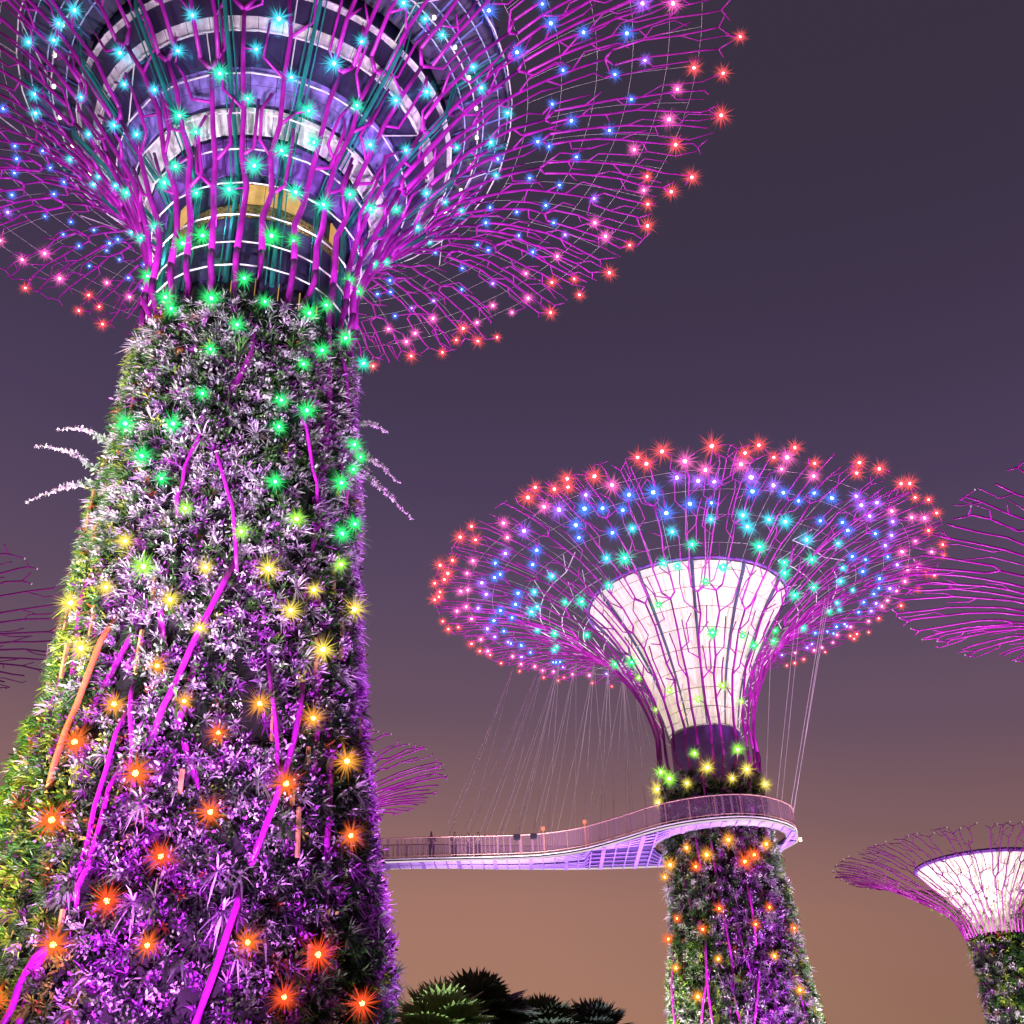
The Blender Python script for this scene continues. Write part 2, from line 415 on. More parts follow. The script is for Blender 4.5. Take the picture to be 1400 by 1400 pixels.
M_CAB = mat('steel_cable', (.75, .68, .74), .5, 0, .1, 4)
M_LEAF = leafmat('leaf')
M_AMBER = mat('lit_amber_window', (.3, .2, .08), .4, 0, .4, 3, emit=(1, .55, .14), strength=.55)
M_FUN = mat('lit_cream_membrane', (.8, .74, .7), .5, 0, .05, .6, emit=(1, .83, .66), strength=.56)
M_TAN = mat('tan_timber_batten', (.42, .26, .10), .6, 0, .4, 3)

LEDC = dict(ember=(1, .09, .025), green=(.04, 1, .22), lime=(.42, 1, .10), yellow=(1, .78, .12), amber=(1, .38, .05), orange=(1, .16, .03), red=(1, .11, .13),
            teal=(.05, 1, .62), cyan=(.08, .75, 1), blue=(.10, .22, 1), violet=(.42, .16, 1), pink=(1, .16, .55))
LED_MESH = {}


def glowmat(name, color, strength):
    """lens starburst built as spikes: bright at the lamp, fading out towards the tip"""
    m = emat(name, color, strength, False)
    t = m.node_tree
    e, o = t.nodes['Emission'], t.nodes['Material Output']
    a = t.nodes.new('ShaderNodeAttribute'); a.attribute_name = 'Fade'
    tr = t.nodes.new('ShaderNodeBsdfTransparent')
    mx = t.nodes.new('ShaderNodeMixShader')
    t.links.new(a.outputs['Fac'], mx.inputs[0])
    t.links.new(tr.outputs[0], mx.inputs[1])
    t.links.new(e.outputs[0], mx.inputs[2])
    t.links.new(mx.outputs[0], o.inputs[0])
    return m


def led_mesh(col):
    """lamp globe with lens starburst and halo added round it as glowing spikes"""
    if col in LED_MESH:
        return LED_MESH[col]
    c = LEDC[col]
    core = tuple(.55 * x + .45 for x in c)
    m1 = emat('led_globe_' + col, c, 58)
    m2 = glowmat('led_glow_' + col, c, 1.25)
    b = MB()
    # globe (icosahedron subdivided by hand: a small uv globe)
    R = .125
    nu, nv = 8, 5
    V = [(0, 0, R)]
    for i in range(1, nv):
        t = math.pi * i / nv
        for j in range(nu):
            p = 2 * math.pi * j / nu
            V.append((R * math.sin(t) * math.cos(p), R * math.sin(t) * math.sin(p), R * math.cos(t)))
    V.append((0, 0, -R))
    F = [(0, 1 + j, 1 + (j + 1) % nu) for j in range(nu)]
    for i in range(nv - 2):
        for j in range(nu):
            a = 1 + i * nu
            F.append((a + j, a + nu + j, a + nu + (j + 1) % nu, a + (j + 1) % nu))
    a = 1 + (nv - 2) * nu
    F += [(a + j, len(V) - 1, a + (j + 1) % nu) for j in range(nu)]
    b.add(V, F, 0)
    fade = [1.0] * len(V)
    K = 60  # longer spikes that shape the lens starburst
    for k in range(K):
        zz = 1 - 2 * (k + .5) / K
        p = k * 2.39996
        d = np.array([math.sqrt(1 - zz * zz) * math.cos(p), math.sqrt(1 - zz * zz) * math.sin(p), zz])
        L = rng.uniform(.75, 1.1) if k % 3 == 0 else rng.uniform(.35, .7)
        u = np.cross(d, [.3, .5, .81]); u /= np.linalg.norm(u)
        w = np.cross(d, u)
        r = .019
        ring = lambda q_, rr: [d * q_ + rr * (math.cos(q) * u + math.sin(q) * w) for q in (0, 2.094, 4.189)]
        b.add(ring(R * .9, r) + ring(L * .55, r * .8) + [d * L], [(0, 1, 4, 3), (1, 2, 5, 4), (2, 0, 3, 5), (3, 4, 6), (4, 5, 6), (5, 3, 6)], 1)
        fade += [.95, .95, .95, .5, .5, .5, 0]
    for k in range(110):  # fine spikes that shape the glow halo
        d = rng.normal(0, 1, 3); d /= np.linalg.norm(d)
        L = rng.uniform(.5, 1.25)
        u = np.cross(d, [.3, .5, .81]); u /= np.linalg.norm(u)
        w = np.cross(d, u)
        ring = lambda q_, rr: [d * q_ + rr * (math.cos(q) * u + math.sin(q) * w) for q in (0, 2.094, 4.189)]
        b.add(ring(R * .9, .017) + [d * L], [(0, 1, 3), (1, 2, 3), (2, 0, 3)], 1)
        fade += [.5, .5, .5, 0]
    me = bpy.data.meshes.new('led_lamp')
    me.from_pydata(b.v, [], b.f)
    me.materials.append(m1); me.materials.append(m2)
    me.polygons.foreach_set('material_index', b.mi)
    at = me.attributes.new('Fade', 'FLOAT', 'POINT')
    at.data.foreach_set('value', fade)
    me.update()
    LED_MESH[col] = me
    return me


def leds(root, lamps, keep=100):
    """lamps: (local position, colour, size); the largest `keep` are parts of their own"""
    wl = []
    R = root.matrix_basis
    for p, c, s in lamps:
        w = Vector(root.location) + Matrix.Rotation(root.rotation_euler.z, 3, 'Z') @ Vector(p)
        wl.append((s / (w - Vector((0, 0, EYE))).length, p, c, s))
    wl.sort(key=lambda t: -t[0])
    wl = [(a_, p, c, s * float(rng.uniform(.78, 1.2))) for a_, p, c, s in wl]
    for _, p, c, s in wl[:keep]:
        o = link('led_lamp', led_mesh(c), root)
        o.location = p
        o.scale = (s, s, s)
        o.rotation_euler = tuple(rng.uniform(0, 6.28, 3))
    rest = wl[keep:]
    if rest:
        V, F, mi, mats, fd = [], [], [], [], []
        for _, p, c, s in rest:
            me = led_mesh(c)
            for k, m in enumerate(me.materials):
                if m not in mats: mats.append(m)
            Rm = np.array(Matrix.Rotation(rng.uniform(0, 6.28), 3, 'X') @ Matrix.Rotation(rng.uniform(0, 6.28), 3, 'Z'))
            o = len(V)
            co = np.array([v.co for v in me.vertices]) @ Rm.T * s + np.array(p)
            V.extend(co.tolist())
            fd.extend([d_.value for d_ in me.attributes['Fade'].data])
            for q in me.polygons:
                F.append(tuple(i + o for i in q.vertices))
                mi.append(mats.index(me.materials[q.material_index]))
        me = bpy.data.meshes.new('small_led_lamp')
        me.from_pydata(V, [], F)
        for m in mats: me.materials.append(m)
        me.polygons.foreach_set('material_index', mi)
        me.attributes.new('Fade', 'FLOAT', 'POINT').data.foreach_set('value', fd)
        me.update()
        tag(link('small_led_lamp', me, root), kind='stuff')


def crown(root, sh, s0, s1, N, r0, r1, gap, mats, twig=.55, trunk_from=None, rng=rng, phase=0.0, lampnodes=None, sector=None, zig=.35, sink=-.55, rt=.6):
    """each rib is one part: a rod up the trunk that forks and forks again towards the rim"""
    for i in range(N):
        b = MB()
        base_phi = phase + 2 * math.pi * (i + rng.uniform(-.18, .18)) / N
        # rod on the trunk, kinked, partly sunk in the planting
        if trunk_from is not None:
            s = trunk_from
            phi = base_phi + rng.uniform(-.25, .25)
            pts = [sh.pos(phi, s, .1)]
            while s < s0 - 3.0:
                st = rng.uniform(3.0, 6.0)
                s = min(s + st, s0 - 1.2)
                phi = phi + rng.uniform(-zig, zig) * st / 5
                if s > s0 - 7.5: phi = base_phi
                pts.append(sh.pos(phi, s, sink + rng.uniform(-.35, .30)))
            pts.append(sh.pos(base_phi, s0 - .6, -.1))
            pts.append(sh.pos(base_phi, s0, .02))
            b.tube(pts, r0 * rt, r0 * .9, 7)
        stack = [(base_phi, s0, 2 * math.pi / N, 0)]
        while stack:
            phi, s, w, g = stack.pop()
            q = lambda ss: r0 + (r1 - r0) * min(1, max(0, (ss - s0) / (s1 - s0))) ** .8
            send = s1 + rng.uniform(-1.5, .25)
            pts, ss = [sh.pos(phi, s)], s
            phi_b = phi
            split = False
            gg = gap * rng.uniform(.8, 1.25)
            side = rng.choice([-1, 1])
            while ss < send:
                st = rng.uniform(1.1, 2.0)
                ss = min(ss + st, send)
                r_, _ = sh.rz(ss)
                phi = phi_b + rng.uniform(-.13, .13) * w
                pts.append(sh.pos(phi, ss))
                if lampnodes is not None: lampnodes.append((pts[-1], b, q(ss)))
                if rng.random() < twig and ss < send - 1 and ss > s0 + 3:
                    # side twig: leaves obliquely, then turns to run outwards
                    sd = side; side = -side
                    lat = min(max(w * .55, .55 / r_), 1.35 / r_) * sd * rng.uniform(.65, 1.1)
                    run = rng.uniform(.25, .95)
                    tp = [sh.pos(phi, ss), sh.pos(phi + lat, ss + run)]
                    if rng.random() < .8:
                        run2 = run + rng.uniform(.9, 2.2)
                        tp.append(sh.pos(phi + lat * rng.uniform(.8, 1.2), min(s1 + .4, ss + run2)))
                        if rng.random() < .6:
                            tp.append(sh.pos(phi + lat * rng.uniform(.2, 1.7), min(s1 + .5, ss + run2 + rng.uniform(.5, 1.2))))
                    if lampnodes is not None: lampnodes.append((tp[-1], b, q(ss) * .7))
                    b.tube(tp, q(ss) * .72, q(ss) * .55, 5)
                if r_ * w > gg and ss < send - 1.5:
                    split = True
                    break
            b.tube(pts, q(s), q(ss), 6)
            if split:
                lat = w * .25
                run = max(.5, lat * r_ / math.tan(math.radians(rng.uniform(38, 56))))
                wts = rng.permutation([1.0, rng.uniform(.25, .9)])
                for sd, k in ((-1, wts[0]), (1, wts[1])):
                    ph2 = phi + sd * lat * (1.0 if k == 1.0 else .8)
                    s2 = min(ss + run * (1 if k == 1 else .8), s1)
                    b.tube([sh.pos(phi, ss), sh.pos(ph2, s2)], q(ss), q(s2), 6)
                    stack.append((ph2, s2, w / 2, g + 1))
            elif rng.random() < .7:
                r_, _ = sh.rz(ss)
                for sd in (-1, 1):
                    ph2 = phi + sd * rng.uniform(.3, .8) / r_
                    tp = sh.pos(ph2, min(sh.smax, ss + rng.uniform(.3, .9)))
                    b.tube([sh.pos(phi, ss), tp], q(ss), q(ss) * .7, 5)
                    if sd == 1: TIPS.append(tp)
        b_obj.append((b, root, mats))


b_obj = []
TIPS = []


def flush_branches(name='branch'):
    for b, root, m in b_obj:
        b.build(name, m, root, True)
    b_obj.clear()


def net(root, sh, s_list, nrad, rr, name='cable_net', r=.007, s_end=None):
    b = MB()
    for s in s_list:
        b.tube([sh.pos(2 * math.pi * k / 72, s, -.12) for k in range(73)], r, n=4, cap=False)
    for k in range(nrad):
        ph = 2 * math.pi * (k + .5) / nrad
        b.tube([sh.pos(ph, s, -.12) for s in np.linspace(s_list[0], s_end or s_list[-1], 8)], r, n=4, cap=False)
    b.build(name, M_CAB, root)


def band(root, name, m, prof, nseg, phis=(0, 2 * math.pi), gap=.03, gapz=.03, lift=EYE, rows=1, backing=None):
    """ring of separate panels on a cone; prof = (r0,z0),(r1,z1)"""
    (ra, za), (rb, zb) = prof
    b = MB()
    for i in range(nseg):
        a0 = phis[0] + (phis[1] - phis[0]) * i / nseg
        a1 = phis[0] + (phis[1] - phis[0]) * (i + 1) / nseg
        g = gap / max(ra, rb) / 2
        a0 += g; a1 -= g
        for k in range(rows):
            L = math.hypot(rb - ra, zb - za) / rows
            t0, t1 = k / rows + gapz / L / rows / 2, (k + 1) / rows - gapz / L / rows / 2
            V = []
            for t, aa in ((t0, a0), (t0, a1), (t1, a1), (t1, a0)):
                r, z = ra + (rb - ra) * t, za + (zb - za) * t + lift
                V.append((r * math.sin(aa), -r * math.cos(aa), z))
            nrm = (math.sin((a0 + a1) / 2), -math.cos((a0 + a1) / 2), 0)
            W_ = [(x - nrm[0] * .06, y - nrm[1] * .06, z + .02) for x, y, z in V]
            b.add(V + W_, [(0, 1, 2, 3), (7, 6, 5, 4), (0, 4, 5, 1), (1, 5, 6, 2), (2, 6, 7, 3), (3, 7, 4, 0)])
    return b.build(name, m, root)


def lathe(root, name, m, prof, n=48, lift=EYE, smooth=True):
    b = MB()
    V = []
    for r, z in prof:
        for j in range(n):
            a = 2 * math.pi * j / n
            V.append((r * math.sin(a), -r * math.cos(a), z + lift))
    F = []
    for i in range(len(prof) - 1):
        for j in range(n):
            j2 = (j + 1) % n
            F.append((i * n + j, i * n + j2, (i + 1) * n + j2, (i + 1) * n + j))
    b.add(V, F)
    return b.build(name, m, root, smooth)


def noise2(a, b, seed, f=1.0):
    r = np.random.default_rng(seed)
    o = np.zeros_like(a)
    for k in range(7):
        kx, ky, p = r.normal(0, 1.2) * f, r.normal(0, .6) * f, r.uniform(0, 6.28)
        o += np.sin(a * kx * 2 + b * ky + p)
    return o / 7 ** .5


PAL = dict(silver=(.55, .50, .58), white=(.86, .82, .86), green=(.07, .19, .045), ygreen=(.30, .42, .05), dark=(.014, .035, .016),
           purple=(.30, .06, .36), grey=(.26, .34, .25), rust=(.32, .10, .03), lilac=(.55, .35, .62))  # purple: purple-leaved plants and violet floodlight put into one leaf colour
PN = list(PAL)
PC = np.array([PAL[k] for k in PN])


def planting(root, sh, z0, z1, dens, scale, weights, seed, back=.35, topjag=0.0):
    """tufts of strappy leaves, ferns, small leaf clumps and flower heads over the trunk; weights(phi_deg, z) -> leaf colour weights, floodlight tints included"""
    r = np.random.default_rng(seed)
    zz = np.linspace(z0, z1, 60)
    rr = np.interp(zz + EYE, sh.q[:, 1], sh.q[:, 0])
    area = 2 * np.pi * np.trapezoid(rr, zz) if hasattr(np, 'trapezoid') else 2 * np.pi * np.trapz(rr, zz)
    n = int(area * dens)
    phi = r.uniform(-np.pi, np.pi, n)
    z = r.uniform(z0, z1, n)
    keep = (np.abs(phi) < 2.0) | (r.random(n) < back)
    if topjag: keep &= z < z1 - topjag * r.random(n) ** 2 * (1 + np.sin(phi * 7 + 1) * .8)
    gapn = noise2(phi * 5, z * 2.2, seed + 5, 1.0)
    keep &= gapn > -1.35
    phi, z = phi[keep], z[keep]
    n = len(phi)
    w = weights(np.degrees(phi), z, r)          # n x leaf colours
    w = w / w.sum(1)[:, None]
    sp = (r.random(n)[:, None] > np.cumsum(w, 1)).sum(1).clip(0, len(PN) - 1)
    rad = np.interp(z + EYE, sh.q[:, 1], sh.q[:, 0]) - .42 + .22 * noise2(phi * 4, z, seed + 9)*.6 + r.uniform(-.12, .12, n)
    P = np.c_[rad * np.sin(phi), -rad * np.cos(phi), z + EYE]
    N = np.c_[np.sin(phi), -np.cos(phi), np.zeros(n)]
    T = np.c_[np.cos(phi), np.sin(phi), np.zeros(n)]
    lv = Leaves()
    kind = r.random(n)
    kp = noise2(phi * 3 + 2, z * 1.2, seed + 13)
    kinds = np.where(kind < (.34 + .22 * kp).clip(.08, .7), 0, np.where(kind < (.52 + .2 * kp).clip(.25, .85), 1, np.where(kind < .94, 2, 3)))
    kinds = np.where((sp == PN.index('white')) & (kind > .35), 3, kinds)
    for kd, (nb, L0, L1, wd, spread, dr) in enumerate(((18, .30, .62, .055, 1.1, .5), (12, .42, .80, .075, .95, 1.0), (26, .13, .25, .085, 1.35, .3), (30, .08, .15, .09, 1.6, .1))):
        k = np.where(kinds == kd)[0]
        if not len(k): continue
        m = len(k)
        sc = np.repeat(r.uniform(.75, 1.3, m), nb) * scale
        idx = np.repeat(k, nb)
        a = np.tile(np.arange(nb) * 2.399, m) + np.repeat(r.uniform(0, 6.28, m), nb) + r.normal(0, .25, m * nb)
        tl = np.sqrt(np.tile((np.arange(nb) + .5) / nb, m)) * spread + r.normal(0, .12, m * nb)
        up = np.array([[0, 0, 1.0]])
        D = N[idx] * (np.cos(tl)[:, None] + .12) + (T[idx] * np.cos(a)[:, None] + up * np.sin(a)[:, None]) * np.sin(tl)[:, None] + up * .18
        Np = N[idx] * .4 + up * .8 + r.normal(0, .35, (m * nb, 3))
        base = P[idx].copy()
        if kd >= 2:
            off = r.normal(0, .13 if kd == 2 else .10, (m * nb, 3)) * scale
            base += off + N[idx] * .12
        L = r.uniform(L0, L1, m * nb) * sc
        C = PC[sp[idx]] * r.uniform(.65, 1.35, m * nb)[:, None]
        C *= 1 + r.normal(0, .06, C.shape)
        lv.blades(base, D, Np, L, wd * sc * r.uniform(.7, 1.2, m * nb), C.clip(0, .92), dr * r.uniform(.5, 1.3, m * nb))
    # a few big pale fern rosettes
    m = int(n * .006)
    k = r.choice(n, m, replace=False)
    idx = np.repeat(k, 22)
    a = r.uniform(0, 6.28, m * 22); tl = r.uniform(.5, 1.35, m * 22)
    D = N[idx] * np.cos(tl)[:, None] + (T[idx] * np.cos(a)[:, None] + up * np.sin(a)[:, None]) * np.sin(tl)[:, None]
    pc = PC[r.choice([PN.index('grey'), PN.index('silver'), PN.index('green')], m)][np.repeat(np.arange(m), 22)]
    lv.blades(P[idx] + N[idx] * .15, D, N[idx] * .5 + up, r.uniform(.7, 1.15, m * 22) * scale, np.full(m * 22, .075) * scale, (pc * r.uniform(.9, 1.5, (m * 22, 1))).clip(0, .9), np.full(m * 22, .6))
    return lv


def W8(n): return np.full((n, len(PN)), .02)


def weights_big(ph, z, r):
    w = W8(len(ph))
    c = lambda k: PN.index(k)
    nz = noise2(np.radians(ph) * 6, z * 1.3, 3)
    nz2 = noise2(np.radians(ph) * 9, z * 2.0, 4)
    left = 1 / (1 + np.exp((ph + 40 - 12 * ((12 - z) / 8).clip(-.6, 1) + 8 * nz) / 6))
    right = 1 / (1 + np.exp(-(ph - 60 + 6 * nz) / 5))
    mid = (1 - left) * (1 - right)
    top = 1 / (1 + np.exp(-(z - 17.5) / 2.0))
    lo = ((z - 3) / 9).clip(0, 1)
    w[:, c('ygreen')] += left * (.5 - .3 * top); w[:, c('green')] += left * .55; w[:, c('rust')] += left * .05  # left: green plants plus yellow-green floodlight put into leaf colour
    w[:, c('silver')] += mid * (.08 + .14 * lo + .28 * top) * (1 + .6 * (nz2 > .2)) + left * top * .3
    w[:, c('white')] += mid * (.06 + .14 * lo + .12 * top) * (nz2 > -.3)
    w[:, c('lilac')] += mid * (.08 + .12 * lo + .1 * top) + right * .45
    w[:, c('purple')] += mid * (.55 - .3 * top) * (1 + nz) .clip(.2, 2) + right * .35  # middle and right: violet floodlight put into leaf colour
    w[:, c('grey')] += mid * .28
    w[:, c('green')] += mid * (.30 - .18 * lo + .28 * top + .25 * (nz < -.4))
    w[:, c('dark')] += mid * (.40 - .2 * lo + .3 * top + .5 * (nz < -.6)) + right * .1 + 1.7 * np.exp(-((ph - 47 + 5 * nz2) / 11) ** 2) * (1 - top * .75)  # dark band: shade between the floodlights put into leaf colour
    return w.clip(.001, None)


def weights_mid(ph, z, r):
    w = W8(len(ph))
    c = lambda k: PN.index(k)
    nz = noise2(np.radians(ph) * 6, z * 1.5, 7)
    low = 1 / (1 + np.exp((z - 12 + 2 * nz) / 1.2))
    v = np.exp(-((ph - 22) / 24) ** 2)  # side where violet floodlight is put into leaf colour
    w[:, c('grey')] += .5; w[:, c('silver')] += .3; w[:, c('dark')] += .35 + .8 * (z > 18.6)
    w[:, c('green')] += .3 + .5 * low * (1 - v); w[:, c('ygreen')] += .35 * low * (1 - v)  # low greens: plants plus green floodlight put into leaf colour
    w[:, c('purple')] += 1.0 * v; w[:, c('lilac')] += .6 * v
    w[:, c('white')] += .07
    return w


def weights_far(ph, z, r):
    w = W8(len(ph))
    c = lambda k: PN.index(k)
    w[:, c('green')] += .6; w[:, c('dark')] += .3; w[:, c('ygreen')] += .25; w[:, c('silver')] += .25
    w[:, c('purple')] += .6 * np.exp(-((np.abs(ph) - 55) / 18) ** 2)
    return w


def tower(name, key, label):
    (x, y), c, r = frame_of(key)
    rz = math.atan2(r[1], r[0])
    t = empty(name, (x, y, 0), rz)
    tag(t, label, 'tree tower', 'steel tree towers')
    return t


def rodstub(nodes, p, rad):
    """short side rod from the nearest branch to a lamp, part of that branch"""
    P = NP
    d = np.linalg.norm(P - p, axis=1)
    k = int(np.argmin(d))
    if .12 < d[k] < 2.2:
        nodes[k][1].tube([nodes[k][0], p], min(nodes[k][2], rad), min(nodes[k][2], rad) * .7, 5)


def flower_spray(root, phi, z, sh, length, rise, side, n=26):
    lv = Leaves()
    b = MB()
    s = sh.s_of_z(z + EYE)
    p0 = sh.pos(phi, s, -.1)
    nrm = np.array([math.sin(phi), -math.cos(phi), 0])
    pts = []
    for t in np.linspace(0, 1, n):
        pts.append(p0 + nrm * length * t + np.array([0, 0, rise * t + .35 * math.sin(t * 3.0) * (1 if rise > -.5 else .5)]))
    b.tube(pts, .022, .008, 4)
    o = b.build('flower_spray', mat('flower_stem', (.25, .3, .15), .6), root)
    P, D = [], []
    for i, p in enumerate(pts[2:]):
        k = 7 if i < n * .6 else 4
        for _ in range(k):
            P.append(p); D.append(rng.normal(0, 1, 3) + np.array([0, 0, -.4]))
    P, D = np.array(P), np.array(D)
    m = len(P)
    C = np.tile(np.array([[.78, .74, .76]]), (m, 1)) * rng.uniform(.7, 1.1, (m, 1))
    C[:m // 4] *= np.array([[.55, .8, .55]])
    taper = np.linspace(1.25, .55, m)
    lv.blades(P, D, rng.normal(0, 1, (m, 3)), rng.uniform(.14, .24, m) * taper, rng.uniform(.08, .13, m) * taper, C.clip(0, .9), np.zeros(m))
    lv.build('blossom', M_LEAF, o)


def parse(txt): return [tuple(float(q) for q in t.split(',')) for t in txt.split()]


# ------------------------------------------------------------------ ground
g = MB()
g.add([(-3000, -3000, 0), (3000, -3000, 0), (3000, 3000, 0), (-3000, 3000, 0)], [(0, 1, 2, 3)])
tag(g.build('ground', mat('dark_lawn', (.03, .045, .02), .95, 0, .4, .4)), kind='structure')

# ------------------------------------------------------------------ the nearest tower
BIG = Shell([(6.9, -1.6), (6.65, 4.3), (6.3, 7), (5.9, 10.5), (5.5, 13.3), (5.3, 16), (5.15, 19), (5.0, 22.5), (4.75, 25.8), (4.65, 28.8), (4.4, 31), (4.35, 33), (4.75, 35),
             (6.0, 38), (8.0, 41), (10.3, 43.6), (13.2, 45.7), (17, 47.2), (20.5, 47.8), (23.1, 48.07)])
big = tower('tree_tower', 'big', 'huge plant-covered steel tree tower with glazed bowl and colourful lamps, nearest the camera')
zs = np.linspace(-1.6, 29.2, 24)
lathe(big, 'trunk', M_SOIL, [(np.interp(z + EYE, BIG.q[:, 1], BIG.q[:, 0]) - .55, z) for z in zs] + [(3.3, 29.3)])
lv = planting(big, BIG, 1.5, 29.3, 19, .80, weights_big, 21, topjag=1.6)
lv.build('planting', M_LEAF, big)
# battens of the planting panels
for k in range(26):
    b = MB()
    ph, z = rng.uniform(-1.4, 1.4), rng.uniform(4, 24)
    s = BIG.s_of_z(z + EYE)
    b.tube([BIG.pos(ph, s, -.2), BIG.pos(ph, s + rng.uniform(.6, 1.5), -.12)], .07, n=4)
    b.build('batten', M_TAN, big)
nodes = []
sB0 = BIG.s_of_z(31.5 + EYE)
crown(big, BIG, sB0, BIG.smax, 27, .145, .038, 1.6, M_BR, .9, .3, phase=.05, lampnodes=nodes, zig=.4)
NP = np.array([n[0] for n in nodes])
lamps = []
for ph, z in parse(LB):
    a = math.radians(ph)
    s = BIG.s_of_z(z + EYE)
    r_, _ = BIG.rz(s)
    if z < 31:
        t = z + rng.uniform(-.8, .8)
        col = 'green' if t > 19.5 else 'lime' if t > 17.3 else 'yellow' if t > 14.2 else 'amber' if t > 11.0 else 'orange' if t > 8.3 else 'red'
        if col == 'red': col = str(rng.choice(['orange', 'ember']))
        if ph > 68 and z > 20: col = 'teal'
        lamps.append((BIG.pos(a, s, .22), col, .60 if z > 12 else .66))
        continue
    q = r_ + rng.uniform(-.6, .6)
    col = 'green' if z < 33.2 else 'teal' if q < 6.5 else 'cyan' if q < 11.2 else 'blue' if q < 17.6 else 'violet' if q < 18.9 else 'pink' if q < 21 else 'red'
    near = .5 + .5 * math.cos(a)
    sz = {'green': .66, 'teal': .64, 'cyan': .64, 'blue': .70, 'violet': .74, 'pink': .74, 'red': .80}[col] * ((.8 + .2 * near) if col in ('red', 'pink') else (.55 + .45 * near))
    p = BIG.pos(a, s, .12)
    rodstub(nodes, p, .05)
    lamps.append((p, col, sz))
flush_branches()
ORANGE_LIT = mat('orange_lit_rod', (.50, .13, .04), .5, 0, .3, 2)  # orange lamp light put into the colour of one rod
for k, rod in enumerate([[(3.5, 17.4), (-7.3, 14.1), (-16, 11)], [(31.6, 13.7), (22.4, 10.3), (14.8, 7.7)], [(12.6, 7.1), (8, 5.2), (2.5, 3.0)], [(-37.2, 15.6), (-42.2, 12.6), (-47, 10)],
                         [(-33.2, 5.7), (-35.2, 4.7), (-38.5, 3.2)], [(-12.4, 23), (-18.8, 20.8), (-20, 19)], [(-9.9, 22), (.6, 19.2), (4.4, 17)], [(25.5, 24.2), (32.1, 21.7), (36.8, 20)],
                         [(50, 28.6), (57, 25.9), (56, 20.8)], [(-23.4, 10.5), (-24.8, 8), (-27, 6.6)], [(-24.7, 12.4), (-26.4, 9.2), (-28, 6.8)], [(18, 14), (20.1, 11.1), (22.6, 10)], [(-25, 13.2), (-21.1, 11.4), (-18, 9.8)]]):
    b = MB()
    pts = []
    for (p0, z0), (p1, z1) in zip(rod[:-1], rod[1:]):
        for u in (0, .33, .67):
            pts.append(BIG.pos(math.radians(p0 + (p1 - p0) * u), BIG.s_of_z(z0 + (z1 - z0) * u + EYE), rng.uniform(-.16, .06)))
    pts.append(BIG.pos(math.radians(rod[-1][0]), BIG.s_of_z(rod[-1][1] + EYE), -.3))
    pts[0] = BIG.pos(math.radians(rod[0][0]), BIG.s_of_z(rod[0][1] + EYE), -.3)
    b.tube(pts, (.095 if k < 5 else .065), n=8)
    b.build('diagonal_rod', ORANGE_LIT if k == 3 else M_BR, big, True)
leds(big, lamps)
# hoops tie the ribs together round the bowl
for k, z in enumerate((30.9, 32.2, 33.6, 35.0, 36.4, 37.8, 39.2, 40.6, 42.0, 43.4, 44.8)):
    b = MB()
    s = BIG.s_of_z(z + EYE)
    m_ = 26 if k < 7 else 36
    pts = [BIG.pos(2 * math.pi * (i + .3) / m_, s, -.22) for i in range(m_ + 1)]
    b.tube(pts, .036, n=5, cap=False)
    if k > 5:
        s2 = BIG.s_of_z(z + EYE + 1.4)
        for i in range(0, m_, 3):
            if rng.random() < .6:
                b.tube([pts[i], BIG.pos(2 * math.pi * (i + .3 + rng.choice([0, 1])) / m_, s2, -.22)], .03, n=5)
    b.build('hoop', M_WH, big)
net(big, BIG, [BIG.s_of_r(r, sB0) for r in (12.5, 14.2, 16, 17.8, 19.6, 21.2)], 60, 0)
# bowl: dark neck, lit windows, rings of white and lilac soffit panels, deck with glass rail
lathe(big, 'core_wall', M_NAVY, [(3.55, 28.6), (3.55, 36.0), (4.3, 37.2), (8.4, 42.0), (8.5, 43.6), (3, 43.7)])
band(big, 'neck_panel', M_NAVY, ((3.66, 30.8), (3.66, 34.0)), 20, rows=2)
band(big, 'mesh_screen', mat('gold_perforated_mesh', (.25, .17, .06), .4, .3, .95, 9, emit=(1, .6, .15), strength=.03), ((3.66, 34.05), (3.68, 34.75)), 20)
band(big, 'window', M_AMBER, ((3.66, 34.8), (3.70, 35.9)), 3, (math.radians(-12), math.radians(24)))
band(big, 'window', M_AMBER, ((3.66, 34.8), (3.70, 35.9)), 1, (math.radians(-66), math.radians(-56)))
band(big, 'window', M_AMBER, ((3.66, 34.8), (3.70, 35.9)), 1, (math.radians(52), math.radians(60)))
band(big, 'window', M_AMBER, ((3.66, 33.6), (3.70, 35.6)), 1, (math.radians(80), math.radians(94)))
band(big, 'window', M_AMBER, ((3.68, 29.8), (3.70, 30.7)), 7, (math.radians(-50), math.radians(50)), gap=.9)
band(big, 'bowl_panel', M_VIO, ((4.05, 36.1), (4.75, 37.5)), 30)
band(big, 'soffit_panel', M_WPAN, ((4.85, 37.6), (5.5, 38.5)), 30, rows=1)
band(big, 'bowl_panel', M_LIL, ((5.6, 38.6), (6.5, 39.75)), 36, rows=2)
band(big, 'bowl_panel', M_NAVY, ((6.6, 39.85), (7.3, 40.7)), 36)
band(big, 'soffit_panel', M_WPAN, ((7.4, 40.8), (8.6, 42.3)), 48, rows=3)
lathe(big, 'deck', mat('deck_soffit', (.07, .06, .12), .5, 0, .3, 1), [(8.55, 43.5), (11.2, 44.75), (11.4, 44.95), (11.3, 45.1), (8.6, 45.1)])
band(big, 'glass_rail', mat('blue_glass_rail', (.08, .10, .42), .15, 0, .4, 1.5), ((11.3, 45.15), (11.35, 46.6)), 60, gap=.06)
lathe(big, 'rail', M_WH, [(11.33, 46.62), (11.43, 46.66), (11.40, 46.74), (11.30, 46.70), (11.33, 46.62)])
